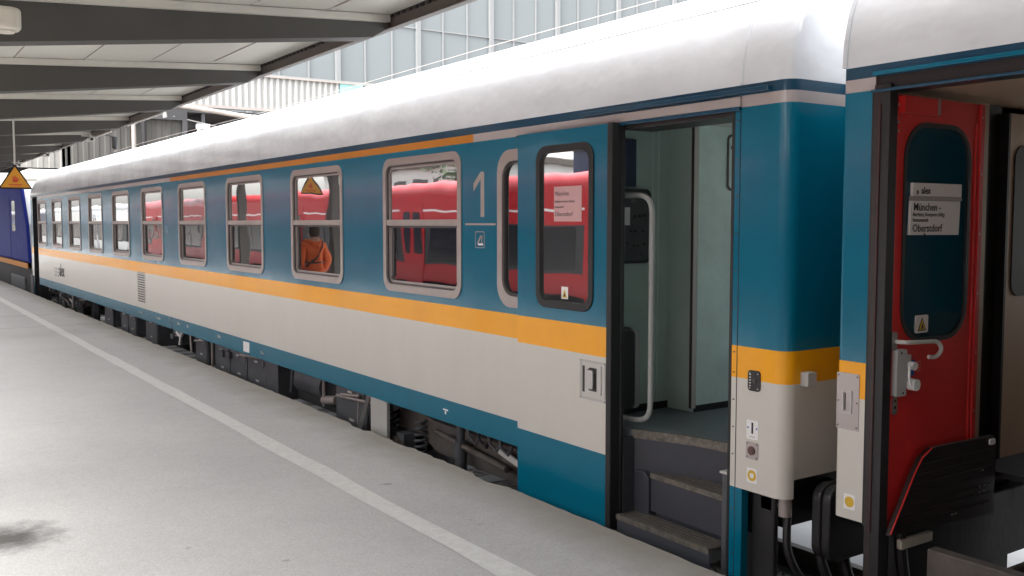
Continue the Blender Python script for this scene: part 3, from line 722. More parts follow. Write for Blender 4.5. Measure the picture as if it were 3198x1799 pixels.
# --- bogies
def bogie(root, yc):
    b = MB()
    for sx in (-1, 1):
        xo = XC+sx*1.0
        prof = [(-1.62, .60), (-1.55, .50), (-1.05, .50), (-.75, .38), (.75, .38), (1.05, .50), (1.55, .50), (1.62, .60), (1.62, .70), (1.2, .74), (.8, .66), (-.8, .66), (-1.2, .74), (-1.62, .70)]
        b.prism([(yc+a, z+.10) for a, z in prof], side(xo+sx*.06, sx), -.12, 0, M['under_br'])
    b.box(XC-1, XC+1, yc-.25, yc+.25, .45, .72, M['under_br'])
    b.box(XC-1, XC+1, yc-1.6, yc-1.5, .6, .75, M['under_br']); b.box(XC-1, XC+1, yc+1.5, yc+1.6, .6, .75, M['under_br'])
    bo = b.build('bogie', root, bevel=.01)
    for s in (-1, 1):
        w = MB()
        ya = yc+s*1.25
        for sx in (-1, 1):
            xw = XC+sx*.72
            w.tube([(xw, ya, .46), (xw+sx*.03, ya, .46)], .49, M['under'], 32)
            w.tube([(xw+sx*.03, ya, .46), (xw+sx*.135, ya, .46)], .46, M['under_gr'], 32)
        w.tube([(XC-1.0, ya, .46), (XC+1.0, ya, .46)], .08, M['under'], 12)
        w.build('wheelset', bo, smooth=True)
    for s in (-1, 1):
        ya = yc+s*1.25
        for sx in (-1, 1):
            a = MB(); x1 = XC+sx*1.09
            a.box(min(x1, x1+sx*.12), max(x1, x1+sx*.12), ya-.15, ya+.15, .34, .60, M['under_gr'])
            a.tube([(x1+sx*.12, ya, .47), (x1+sx*.16, ya, .47)], .10, M['under_br'], 16)
            a.build('axle_box', bo, smooth=True)
            for q in (-.28, .28):
                sp_ = MB(); pts = [(XC+sx*1.10+.055*math.cos(t*.7), ya+q+.055*math.sin(t*.7), .42+t*.0062) for t in range(0, 55)]
                sp_.tube(pts, .014, M['under_gr'], 6); sp_.build('coil_spring', bo, smooth=True)
    for sx in (-1, 1):
        x1 = XC+sx*1.17
        dmp = MB(); dmp.tube([(x1, yc+.15, .42), (x1, yc+.15, .72), (x1, yc+.15, .721), (x1, yc+.15, .93)], [.055, .055, .035, .035], M['under_gr'], 14); dmp.build('damper', bo, smooth=True)
        dmp = MB(); dmp.tube([(x1, yc-.55, .62), (x1, yc+.55, .72)], .028, M['under_br'], 10); dmp.build('torsion_rod', bo, smooth=True)
        for i in range(4):
            y_ = yc+.05-.16*i; hs = MB()
            hs.tube([(x1, y_, .90), (x1-.01, y_-.05, .78), (x1, y_-.14, .74), (x1, y_-.2, .82)], .014, M['under_gr'] if i != 1 else M['rubber'], 7)
            hs.build('brake_pipe', bo, smooth=True)
        hs = MB(); hs.prism([(yc-.95, .62), (yc-.35, .74), (yc-.45, .78), (yc-.9, .68)], side(x1, -sx), 0, .01, M['conduit']); hs.build('guard_plate', bo)
    return bo
bogie(coach, 6.75); bogie(coach, 25.6)
text('bogie_lettering', 'DLB 10-95', 0.06, (XC-1.065, 6.15, .775), *SU, M['conduit'], coach)
# --- underfloor equipment
def ubox(y0, y1, z0, z1, x0, m, name='equipment_box', det=0):
    k = MB(); k.box(x0, x0+.7, y0, y1, z0, z1, m)
    fru = side(x0)
    if det:
        n = max(1, int((y1-y0)/.55)); w_ = (y1-y0)/n
        for i in range(n):
            a = y0+i*w_+.03; b = y0+(i+1)*w_-.03
            k.prism(rect(a, z0+.03, b, z1-.03), fru, 0, .012, m)
            k.prism(rect((a+b)/2-.05, z1-.10, (a+b)/2+.05, z1-.075), fru, .012, .03, M['conduit'])
            k.prism(rect(a+.05, z1-.13, a+.08, z1-.06), fru, .012, .03, M['steel'])
            k.prism(rect((a+b)/2-.06, z0+.12, (a+b)/2+.05, z0+.145), fru, .012, .014, M['conduit'])
    k.build(name, coach, bevel=.008)
ubox(8.55, 9.35, .42, .93, 4.10, M['under_gr'], det=1)
ubox(9.45, 10.9, .46, .93, 4.28, M['under'])
ubox(10.95, 11.35, .44, .93, 4.06, M['under_gr'])
ubox(11.4, 13.5, .44, .90, 4.10, M['under_gr'], det=1)
ubox(13.9, 14.5, .50, .93, 4.12, M['under_gr'], det=1)
ubox(16.8, 17.6, .46, .93, 4.14, M['under_gr'], det=1)
ubox(18.2, 19.4, .48, .93, 4.12, M['under_gr'], det=1)
ubox(20.4, 21.2, .46, .93, 4.18, M['under_gr'], det=1)
k = MB(); k.box(4.0, 4.03, 7.98, 8.32, .42, .935, M['conduit'])
k.add([(4.02, 8.35, .93), (4.02, 8.42, .93), (4.02, 8.72, .45), (4.02, 8.62, .45)], [(0, 1, 2, 3)], M['steel'])
k.build('mud_guard', coach)
k = MB(); k.tube([(4.35, 10.0, .72), (4.35, 10.8, .72)], .17, M['under_gr'], 20); k.tube([(4.2, 9.55, .65), (4.2, 9.9, .60)], .05, M['frame'], 10); k.build('air_tank', coach, smooth=True)
k = MB()
random.seed(3)
for i in range(46):
    y_ = random.uniform(8.2, 28); x_ = random.uniform(4.02, 4.3); z_ = random.uniform(.70, .92)
    t = random.random()
    if t < .4: k.box(x_, x_+.05, y_, y_+random.uniform(.04, .2), z_-.08, z_, M['under_gr'])
    elif t < .75: k.tube([(x_, y_, .95), (x_, y_+random.uniform(-.1, .1), z_-.3)], .018, random.choice([M['under_gr'], M['frame'], M['rubber']]), 6)
    else: k.tube([(x_, y_, z_), (x_, y_+random.uniform(.3, .9), z_-.05)], .015, M['frame'], 6)
k.tube([(4.08, 8.0, .90), (4.08, 28, .90)], .02, M['under'], 6)
k.box(4.2, 6.4, 8.4, 24, .9, .98, M['under'])
k.box(4.75, 4.8, 8.4, 24, .3, .95, M['under'])
k.tube([(4.05, 14.9, .92), (4.05, 15.05, .80), (4.05, 15.25, .86)], .03, M['white_pl'], 6)
k.tube([(4.05, 15.05, .82), (4.05, 15.12, .68)], .025, M['white_pl'], 6)
k.build('pipework', coach)
for ai in (4, 7):
    a_, z_ = ROOF[ai]; k = MB(); k.tube([(XS+a_, Y0+.34, z_+.002), (XS+a_, Y1-.8, z_+.002)], .006, M['roof'], 6); k.build('roof_seam', coach)
k = MB(); rp_ = [(XS+a, Y0+.33, z+.002) for a, z in ROOF]; k.tube(rp_, .009, M['roof'], 6); k.build('roof_seam', coach, smooth=True)
adopt(coach)

# ================================================================== NEAR COACH with red door
c2 = empty('passenger_coach', (XC, -9.5, 0))
tag(c2, 'teal and cream coach at the right edge with its red door open', 'railway coach')
E2 = 2.965; F2 = -23.3
bands2 = [(1.13, 1.50, c_(M['cream'])), (1.50, Z_YB, c_(M['cream'])), (Z_YB, Z_YT, c_(M['yellow'])), (Z_YT, Z_S0, c_(M['blue'])), (Z_S0, Z_S1, c_(M['grey_stripe'])), (Z_S1, Z_RB, c_(M['blue_dk']))]
D2A, D2B = 1.98, 2.785
wins2 = [(-.9-1.9*k, 1.965, -.9-1.9*k+1.325, 3.105, .11) for k in range(11)]
sh, _ = shell(c2, XS, 1, F2, E2, bands2, wins2, door=[(D2A, D2B)], dome0=.7, dome1=.05, rc=.03, end_low=1.50)
for w in wins2[:4]: window(c2, XS, 1, w)
for w in wins2[4:]:
    k = MB(); k.prism(rr(w[0], w[1], w[2], w[3], w[4]), side(XS), -.02, -.004, M['glass_lo']); k.build('window', c2)
k = MB(); k.box(XS, XS+2.82, F2+.3, D2A-.02, Z_SB, 1.13, M['blue']); k.build('sill', c2)
# door post, header, inner linings
k = MB(); k.box(XS-.008, XS+.07, 2.745, 2.785, .62, 3.19, M['rubber_brown']); k.box(XS-.012, XS+.05, 2.700, 2.7449, .62, 3.19, M['rubber'])
k.box(XS-.004, XS+.004, 2.785, 2.80, 1.12, 3.168, M['rubber']); k.tube([(XS-.014, 2.748, 1.1), (XS-.014, 2.748, 3.1)], .006, M['post_maroon'], 6)
k.build('door_post', c2, bevel=.004)
k = MB(); k.prism(rect(D2A-.2, 3.155, 2.80, 3.1675), side(XS), -.002, .02, M['blue_dk']); k.prism(rect(D2A-.2, 3.232, 2.79, 3.25), side(XS), -.002, .022, M['blue'])
k.box(XS+.01, XS+.2, D2A, D2B, 3.17, 3.26, M['black'])
k.build('door_header', c2, bevel=.003)
Y_IN = 2.875
k = MB(); k.box(XS+.02, 5.02, Y_IN, E2-.03, FL, 3.19, M['tan']); k.box(5.60, 6.69, Y_IN, E2-.03, FL, 3.19, M['tan']); k.box(XS+.02, 6.69, 1.2, E2-.03, 3.19, 3.26, M['tan']); k.build('end_wall_lining', c2)
k = MB(); k.box(5.02, 5.20, Y_IN+.03, Y_IN+.045, FL, 3.19, M['black']); k.box(5.185, 5.205, Y_IN-.02, Y_IN+.03, FL, 3.15, M['rubber']); k.build('door_gap_seal', c2)  # black sheet stands for the shade in the gap, beside the rubber edge
k = MB(); k.box(5.205, 5.60, Y_IN-.012, Y_IN+.03, FL, 3.15, M['tan']); gd = k.build('gangway_door', c2)
k = MB(); k.prism(rr(5.26, 2.15, 5.56, 2.98, .08), front(Y_IN-.012), 0, .008, M['ink']); k.build('pane', gd)
k = MB(); k.box(4.92, 6.69, 1.2, E2-.03, FL-.03, FL, M['under']); k.box(5.05, 5.08, 1.2, 2.6, .6, FL-.03, M['under']); k.box(6.66, 6.69, 1.2, 2.9, FL, Z_YT, M['tan']); k.box(XS+.02, 6.69, 1.17, 1.2, FL, 3.19, M['tan']); k.build('vestibule_floor', c2)
# red folding leaf
YL = 2.715; frl = front(YL)
k = MB()
RZ0, RZ1 = 1.11, 3.145
hole = (4.035, 1.985, 4.585, 3.03, .17)
for yy, m in ((YL, M['red']), (YL+.035, M['red'])):
    vs, fcs = ring_sheet(3.965, 1.93, 4.705, RZ1, hole, lambda a, z: (a, yy, z)); k.add(vs, fcs, m)
k.box(3.965, 4.705, YL, YL+.035, RZ0, 1.93, M['red'])
k.add([(3.965, YL, 1.93), (3.965, YL+.035, 1.93), (3.965, YL+.035, RZ1), (3.965, YL, RZ1)], [(0, 1, 2, 3)], M['red'])
k.add([(4.705, YL, 1.93), (4.705, YL+.035, 1.93), (4.705, YL+.035, RZ1), (4.705, YL, RZ1)], [(0, 1, 2, 3)], M['red'])
k.box(4.655, 4.668, YL-.010, YL, RZ0, RZ1, M['red']); k.box(4.625, 4.632, YL-.006, YL, RZ0, RZ1-.1, M['red'])
k.box(3.99, 4.25, YL-.03, YL, 3.06, 3.14, M['red'])
k.box(4.28, 4.30, YL-.012, YL, 3.07, 3.15, M['steel'])
for z in (1.3, 1.6, 1.9, 2.2, 2.5, 2.8, 3.08): k.prism(circ(4.682, z, .006, 8), frl, 0, .004, M['steel'])
for z in (2.98, 3.02, 3.10): k.prism(circ(3.985, z, .007, 8), frl, 0, .004, M['steel'])
rd = k.build('red_door', c2)
k = MB(); k.ring(rr(*hole[:4], hole[4]), rr(hole[0]+.022, hole[1]+.022, hole[2]-.022, hole[3]-.022, hole[4]-.02), frl, -.03, .006, M['rubber']); k.build('window_seal', rd, smooth=True)
k = MB(); k.prism(rr(hole[0]+.018, hole[1]+.018, hole[2]-.018, hole[3]-.018, hole[4]-.02), frl, -.02, -.006, M['glass_dark']); k.build('pane', rd)
k = MB(); k.prism(rect(4.10, 2.683, 4.50, 2.745), frl, -.005, .010, M['paper']); k.prism(rect(4.09, 2.664, 4.50, 2.6815), frl, -.005, .013, M['frame'])
k.prism([(4.085, 2.50), (4.485, 2.498), (4.492, 2.662), (4.092, 2.662)], frl, -.005, .010, M['paper']); k.prism([(4.19, 2.498), (4.21, 2.498), (4.20, 2.510)], frl, .01, .011, M['ink'])
k.build('route_placard', rd)
yt = YL-.0115
text('placard_lettering', '»', .04, (4.125, yt, 2.692), *FU, M['ink'], rd, t=.0004, bold=.0008)
text('placard_lettering', 'alex', .045, (4.165, yt, 2.695), *FU, M['ink'], rd, t=.0004, bold=.0012)
text('placard_lettering', 'München -', .052, (4.105, yt, 2.615), *FU, M['ink'], rd, t=.0004, bold=.0004)
text('placard_lettering', 'Buchloe, Kempten (Allg)', .026, (4.102, yt, 2.588), *FU, M['ink'], rd, t=.0004)
text('placard_lettering', 'Immenstadt', .026, (4.102, yt, 2.562), *FU, M['ink'], rd, t=.0004)
text('placard_lettering', 'Oberstdorf', .052, (4.10, yt, 2.515), *FU, M['ink'], rd, t=.0004, bold=.0004)
k = MB(); k.prism(rr(4.165, 2.03, 4.265, 2.115, .008, 3), frl, -.005, .001, M['paper']); k.prism([(4.18, 2.04), (4.25, 2.04), (4.215, 2.105)], frl, .001, .002, M['ink'])
k.prism([(4.189, 2.046), (4.241, 2.046), (4.215, 2.094)], frl, .002, .003, M['yellow_st']); k.prism([(4.205, 2.05), (4.225, 2.05), (4.215, 2.08)], frl, .003, .004, M['ink'])
k.build('warning_sticker', rd)
k = MB(); k.tube(fillet([Vector((3.985, YL-.02, 2.005)), Vector((3.99, YL-.07, 2.005)), Vector((4.24, YL-.07, 1.995)), Vector((4.28, YL-.07, 1.955)), Vector((4.25, YL-.06, 1.915)), Vector((4.20, YL-.05, 1.92))], .05, 4), .010, M['conduit'], 10)
k.prism(rr(3.965, 1.965, 3.995, 2.05, .008, 3), frl, 0, .02, M['steel']); k.build('grab_handle', rd, smooth=True)
k = MB(); k.prism(rr(3.985, 1.745, 4.06, 1.965, .008, 3), frl, 0, .03, M['rail_grey']); k.prism(rect(4.06, 1.80, 4.105, 1.935), frl, 0, .022, M['conduit'])
k.tube([(4.09, YL-.02, 1.885), (4.09, YL-.055, 1.885)], .020, M['white_pl'], 14); k.tube([(4.10, YL-.02, 1.795), (4.10, YL-.06, 1.795)], .028, M['white_pl'], 16)
k.tube([(4.05, YL-.05, 1.89), (4.04, YL-.055, 1.84), (4.06, YL-.05, 1.80)], .006, M['white_pl'], 8)
k.prism(circ(4.015, 1.95, .006, 8), frl, .03, .032, M['black']); k.prism(circ(4.035, 1.76, .006, 8), frl, .03, .032, M['black'])
k.build('lock_case', rd, bevel=.003)
k = MB(); k.prism(rr(4.115, 1.83, 4.165, 1.905, .006, 3), frl, 0, .0015, M['blue_st']); k.prism(circ(4.14, 1.868, .014, 14), frl, .0015, .002, M['navy'])
for i in range(4): k.prism(rect(4.185, 1.845+i*.015, 4.215, 1.848+i*.015), frl, 0, .001, M['grey_stripe'])
k.build('blue_sticker', rd)
k = MB(); k.prism(rr(3.99, 1.655, 4.025, 1.742, .017, 5), frl, 0, .008, M['steel']); k.prism(circ(4.008, 1.722, .006, 8), frl, .008, .009, M['ink']); k.prism(circ(4.008, 1.69, .008, 8), frl, .008, .009, M['ink']); k.build('key_plate', rd)
# raised step cover plate
k = MB(); frs = front(2.665)
pl = [(3.925, 1.10), (4.80, 1.06), (4.82, 1.43), (4.79, 1.468), (4.24, 1.475), (4.16, 1.44), (4.10, 1.37)]
k.prism(pl, frs, -.02, .004, M['rubber_brown']);
for i in range(7):
    z = 1.13+i*.045; x0 = 3.945+(z-1.10)*.6
    k.prism(rect(x0, z, 4.77, z+.006), frs, .004, .007, M['under'])
k.tube([(3.925, 2.656, 1.11), (4.10, 2.656, 1.37), (4.16, 2.656, 1.44), (4.24, 2.656, 1.478)], .004, M['red'], 6)
for a, b in ((4.66, 1.22), (4.70, 1.22), (4.66, 1.19), (4.70, 1.19), (4.70, 1.12), (4.68, 1.30), (4.45, 1.115), (4.42, 1.115)): k.prism(rect(a, b, a+.015, b+.006), frs, .004, .009, M['steel'])
k.prism(rr(4.74, 1.425, 4.79, 1.455, .01, 3), frs, .004, .012, M['paper'])
k.build('step_cover_plate', c2)
# handle plate and sticker on the corner
k = MB(); k.prism(rr(2.832, 1.565, 2.957, 1.838, .004, 2), side(XS), 0, .004, M['grey_stripe'])
k.ring(rr(2.868, 1.645, 2.92, 1.755, .004, 2), rr(2.874, 1.652, 2.914, 1.748, .004, 2), side(XS), .004, .010, M['steel'])
k.prism(rect(2.905, 1.66, 2.909, 1.74), side(XS), .004, .007, M['black'])
for a in (2.842, 2.947):
    for b in (1.58, 1.70, 1.825): k.prism(circ(a, b, .004, 8), side(XS), .004, .006, M['black'])
k.build('handle_plate', c2)
k = MB(); k.prism(rr(2.842, 1.178, 2.905, 1.252, .003, 2), side(XS), 0, .0015, M['white_pl']); k.prism(circ(2.873, 1.215, .026), side(XS), .0015, .0022, M['yellow_st']); k.build('round_sticker', c2)
for x in (XC-.875, XC+.875): buffer(c2, x, k0-.004, 1)
k = MB(); k.box(XC-.62, XC+.62, E2, 3.12, 1.25, 3.35, M['rubber']); k.build('gangway_bellows', c2)
k = MB(); k.box(4.15, 6.4, 2.75, 2.83, .75, 1.12, M['under']); k.box(4.05, 4.12, 1.7, 2.55, .55, 1.05, M['under_br'])
k.box(4.40, 4.95, 2.42, 2.46, .58, .88, M['under_br']); k.box(4.40, 4.8, 1.9, 2.40, .52, .56, M['under_br']); k.box(4.98, 5.03, 1.6, 2.5, .3, .92, M['under_br'])
k.box(4.08, 4.34, 2.70, 2.73, .99, 1.04, M['white_lamp'])
k.box(4.6, 5.3, 2.84, 2.86, .35, 1.24, M['under'])  # dark panel added to close the bright gap behind the step plate
k.build('headstock', c2, bevel=.008)
hose(c2, [(4.06, 2.80, 1.12), (4.05, 2.79, .95), (4.10, 2.82, .7), (4.3, 2.9, .45), (4.5, 3.0, .42)], .035)
hose(c2, [(4.13, 2.75, 1.12), (4.12, 2.72, .9), (4.18, 2.70, .62), (4.35, 2.74, .3)], .03)
b2_ = bogie(c2, -.9)
k = MB(); k.tube([(XS+a-.004 if a < 1.41 else XS+a+.004, E2-.012, z+.004) for a, z in ROOF], .012, M['roof'], 8); k.build('roof_rim', c2, smooth=True)
adopt(c2)

# ================================================================== LOCOMOTIVE beyond
lo = empty('locomotive', (XC, 38, 0)); tag(lo, 'blue locomotive with a white cab front coupled beyond the far end of the long coach', 'locomotive')
k = MB()
def lp(z, y): return (z, y)
pts = [(29.75, 1.41), (30.05, 2.5), (31.1, 3.72), (48, 3.72), (48, 1.41)]
k.prism(pts, side(XS), -W, 0, M['loco_blue'])
k.build('body', lo, bevel=.08)
k = MB(); k.prism([(29.70, 1.2), (30.0, 2.5), (31.02, 3.74), (31.06, 3.72), (30.05, 2.48), (29.76, 1.2)], side(XS), -(W-.08), -.08, M['loco_white']); cab = k.build('cab_front', lo)
k = MB(); k.add([(4.3, 30.08, 2.66), (6.3, 30.08, 2.66), (6.3, 30.80, 3.52), (4.3, 30.80, 3.52)], [(0, 1, 2, 3)], M['black']); k.build('windscreen', cab)
k = MB(); k.box(XS-.004, XS+.02, 30.0, 48, 1.26, 1.41, M['loco_orange']); k.build('orange_stripe', lo)
k = MB(); k.box(XS+.15, XS+2.6, 31.0, 48, 3.72, 4.1, M['white_lamp']); k.build('roof', lo, bevel=.1)
k = MB(); k.box(4.05, 6.5, 30.2, 48, .5, 1.26, M['under']); k.box(4.0, 4.2, 31.4, 34.4, .45, .95, M['under_gr']); k.box(4.0, 4.1, 29.8, 30.2, .5, 1.1, M['under_gr'])
k.build('underframe', lo, bevel=.02)
k = MB()
for yy in (31.7, 34.0, 44, 46.3): k.tube([(4.42, yy, .5), (4.55, yy, .5)], .5, M['under_gr'], 24)
k.build('wheel', lo)
k = MB(); k.prism(rr(32.2, 2.3, 32.9, 3.2, .06), side(XS), 0, .01, M['glass_lo']); k.build('cab_window', lo)
k = MB(); k.prism(rect(33.4, 1.5, 34.1, 3.3), side(XS), 0, .008, M['loco_blue']); k.build('cab_door', lo, bevel=.02)
adopt(lo)

# ================================================================== ground, track, platform
k = MB(); k.box(-300, 300, -200, 400, -.9, -.42, M['ballast']); g = k.build('ground'); tag(g, kind='structure')
k = MB(); k.add([(3.4, -60, -.18), (7.15, -60, -.18), (7.15, 120, -.18), (3.4, 120, -.18), (2.6, -60, -.419), (7.6, -60, -.419), (7.6, 120, -.419), (2.6, 120, -.419)], [(0, 1, 2, 3), (0, 4, 7, 3), (1, 5, 6, 2)], M['ballast'])
o = k.build('track_bed'); tag(o, kind='structure')
random.seed(11)
def track(xc, label):
    t = empty('railway_track', (xc, 10, -.2)); tag(t, label, 'railway track')
    for s in (-1, 1):
        k = MB(); x = xc+s*.7535
        k.prism([(x-.075, -.172), (x+.075, -.172), (x+.075, -.160), (x+.012, -.13), (x+.012, -.045), (x+.036, -.03), (x+.036, 0), (x-.036, 0), (x-.036, -.03), (x-.012, -.045), (x-.012, -.13), (x-.075, -.160)], lambda a, b, q: (a, q, b), -40, 110, M['under_br'])
        k.build('rail', t)
    k = MB(); y = -12
    while y < 60: k.box(xc-1.3, xc+1.3, y, y+.26, -.3, -.172, M['concrete']); y += .6
    so = k.build('sleepers', t); so['kind'] = 'stuff'
    adopt(t)
track(XC, 'track under the teal and cream coaches')
# loose ballast stones near the camera between the coaches
k = MB()
for i in range(1500):
    x = random.uniform(3.75, 7.0); y = random.uniform(.8, 5.5); s = random.uniform(.018, .042); z = -.17+random.uniform(0, .02)
    vs = []
    for a in range(6):
        v = [(1, 0, 0), (-1, 0, 0), (0, 1, 0), (0, -1, 0), (0, 0, 1), (0, 0, -1)][a]
        q = s*random.uniform(.6, 1.2); vs.append((x+v[0]*q+random.uniform(-.3, .3)*s, y+v[1]*q+random.uniform(-.3, .3)*s, z+v[2]*q*.8))
    k.add(vs, [(0, 2, 4), (2, 1, 4), (1, 3, 4), (3, 0, 4), (2, 0, 5), (1, 2, 5), (3, 1, 5), (0, 3, 5)], M['ballast'])
o = k.build('ballast_stones'); tag(o, kind='stuff', label='loose brown ballast stones lying between the rails', cat='ballast')
k = MB(); k.box(6.16, 30, -40, 26, -.41, -.10, M['pale_ground']); o = k.build('sunlit_ground'); tag(o, kind='structure')  # pale slab, sunlight on the ballast put into its colour

# platform with broken edge
PT = .76; PXE = 3.60; PXL = -4.70
random.seed(5)
edge = []; y = -30.0; chip = 0; depth = 0
while y < 70:
    dx = random.gauss(0, .005)
    step_ = random.uniform(.03, .13) if -1 < y < 26 else 2
    if chip > 0: dx -= depth; chip -= 1
    elif random.random() < .05: chip = random.randint(1, 4); depth = random.uniform(.012, .04)
    edge.append((PXE+dx, y)); y += step_
edge.append((PXE, 70))
k = MB(); n = len(edge)
vs = [(PXL, -30, PT), (PXL, 70, PT)]
top = [(x, y, PT) for x, y in edge]; bot = [(x-.012, y, PT-.09) for x, y in edge]; chm = [(x+.008, y, PT-.012) for x, y in edge]
inn = [(3.45, y, PT) for x, y in edge]
k.add(inn+top, [(i, i+1, n+i+1, n+i) for i in range(n-1)], M['asphalt'])
k.add(top+chm, [(i, i+1, n+i+1, n+i) for i in range(n-1)], M['asphalt'])
k.add(chm+bot, [(i, i+1, n+i+1, n+i) for i in range(n-1)], M['asphalt'])
k.add([(PXL, -30, PT), (3.45, -30, PT), (3.45, 70, PT), (PXL, 70, PT)], [(0, 1, 2, 3)], M['asphalt'])
k.box(PXL, 3.52, -30, 70, -.42, PT-.085, M['concrete'])
k.add([(3.45, -30, PT-.09), (3.62, -30, PT-.09), (3.62, 70, PT-.09), (3.45, 70, PT-.09)], [(0, 1, 2, 3)], M['concrete'])
o = k.build('platform', recalc=False); tag(o, kind='structure')
# worn white safety line, wobbling a little
ln = MB(); ys = [-30+i*.5 for i in range(201)]; random.seed(8)
a = [(2.635+random.gauss(0, .006), y, PT+.004) for y in ys]; b = [(2.785+random.gauss(0, .006), y, PT+.004) for y in ys]
ln.add(a+b, [(i, i+1, 201+i+1, 201+i) for i in range(200)], M['line']); o = ln.build('safety_line'); tag(o, kind='structure')

# ================================================================== canopy
cz = lambda x: 4.215+(x-3.6)*.061 if x > -.55 else 4.215+(-.55*2-x-3.6)*.061
can = empty('platform_canopy', (-.55, 10, PT)); tag(can, 'cream panelled platform canopy carried on dark tapering beams above the platform', 'platform canopy')
BY = [7.17+2.995*k_ for k_ in range(-4, 12)]
CY0, CY1 = BY[0]-.6, BY[-1]+1.0
LX = lambda q: -.55-(q+.55)*.46      # the unseen other wing is cut short to let daylight in
for i, by in enumerate(BY):
    for s in (1, -1):
        X = (lambda q: q) if s == 1 else LX
        w = MB()
        pts = [(3.585, 4.165), (3.585, 4.115), (3.43, 4.018), (.76, 3.70), (-.55, 3.52), (-.55, cz(-.55)-.06), (3.585, 4.155)]
        pts = [(3.59, cz(3.59)-.055), (3.59, 4.115), (3.45, 4.028), (.76, 3.715), (-.55, 3.56), (-.55, cz(-.55)-.055)]
        w.prism([(X(a), b) for a, b in pts], front(by), -.10, .10, M['beam'])
        bo = w.build('beam', can)
        fl = MB(); pts = [(3.59, cz(3.59)-.0015), (3.59, cz(3.59)-.058), (-.55, cz(-.55)-.058), (-.55, cz(-.55)-.0015)]
        fl.prism([(X(a), b) for a, b in pts], front(by), -.14, .14, M['flange']); fl.build('flange', bo)
# ceiling panels with joints
for s in (1, -1):
    X = (lambda q: q) if s == 1 else LX
    k = MB(); xs_ = [-.55+i*.6 for i in range(7)]+[3.60]
    for i in range(7):
        xa, xb = xs_[i]+.006, xs_[i+1]-.006
        for by in range(len(BY)-1):
            za, zb = cz(xa), cz(xb); ya, yb = BY[by]+.0, BY[by+1]-.012
            dz = random.uniform(0, .006)
            p = [(X(xa), ya, za+dz), (X(xb), ya, zb+dz), (X(xb), yb, zb+dz), (X(xa), yb, za+dz)]
            q = [(a_, b_, c__+.05) for a_, b_, c__ in p]
            k.add(p+q, [(0, 1, 2, 3), (4, 5, 6, 7), (0, 1, 5, 4), (1, 2, 6, 5), (2, 3, 7, 6), (3, 0, 4, 7)], M['ceil'])
    k.build('ceiling', can)
    k = MB(); k.add([(X(-.55), CY0, cz(-.55)+.09), (X(3.62), CY0, cz(3.6)+.09), (X(3.62), CY1, cz(3.6)+.09), (X(-.55), CY1, cz(-.55)+.09)], [(0, 1, 2, 3)], M['under'])
    k.add([(X(-.55), CY0, cz(-.55)+.25), (X(3.62), CY0, cz(3.6)+.14), (X(3.62), CY1, cz(3.6)+.14), (X(-.55), CY1, cz(-.55)+.25)], [(0, 1, 2, 3)], M['concrete'])
    k.build('roof_deck', can)
    k = MB(); x0, x1 = sorted((X(3.602), X(3.66)))
    k.box(x0, x1, CY0, CY1, 4.112, 4.36, M['fascia'])
    x0, x1 = sorted((X(3.57), X(3.602))); k.box(x0, x1, CY0, CY1, 4.10, 4.112, M['fascia'])
    y = CY0
    while y < CY1 and s == 1: k.box(3.585, 3.601, y, y+.05, 4.192, 4.212, M['under']); y += .10
    k.build('fascia', can)
# stains / fixing bolts at the panel joints
k = MB(); random.seed(21)
for by in BY:
    for i in range(1, 7):
        x = -.55+i*.6
        for j in range(3):
            y = by+.16+random.uniform(0, .1)+j*random.uniform(.15, .5)
            s = random.uniform(.012, .028)/(1+j*.7)
            k.box(x-s*1.6, x+s*1.6, y-s*2.5, y+s*2.5, cz(x)-.003, cz(x)+.004, M['under'])
        k.box(x-.004, x+.004, by+.14, by+2.7, cz(x)-.002, cz(x)+.01, M['frame'])
k.build('ceiling_joint', can)
for i in range(0, 16, 2):
    k = MB(); k.box(-.66, -.44, BY[i]-.11, BY[i]+.11, PT, 3.62, M['beam']); k.build('column', can, bevel=.02)
# cable strip pieces below the fascia
for ya, yb in ((14.05, 16.15), (17.35, 18.85), (22.2, 23.2), (12.0, 12.02)):
    k = MB(); k.tube([(3.60, ya, 4.085), (3.60, yb, 4.085)], .014, M['conduit'], 6); k.tube([(3.60, ya+.1, 4.085), (3.60, ya+.1, 4.12)], .01, M['conduit'], 6); k.build('cable_conduit', can)
adopt(can)

# cream lamp under the canopy
lm = empty('ceiling_lamp', (.92, 6.62, 3.78)); tag(lm, 'cream oblong lamp hanging under the canopy at the top left edge', 'lamp')
k = MB(); k.prism(rr(-.35, 6.56, .875, 6.74, .07), flat(3.72), 0, .135, M['white_lamp']); k.build('lamp_housing', lm, bevel=.025, seg=3)
k = MB(); k.prism(rr(-.31, 6.59, .84, 6.71, .05), flat(3.708), 0, .0125, M['white_lamp']); k.build('diffuser', lm, bevel=.005)
k = MB(); k.tube([(.3, 6.65, 3.855), (.3, 6.65, 4.02)], .012, M['conduit'], 8); k.build('hanger', lm)
adopt(lm)

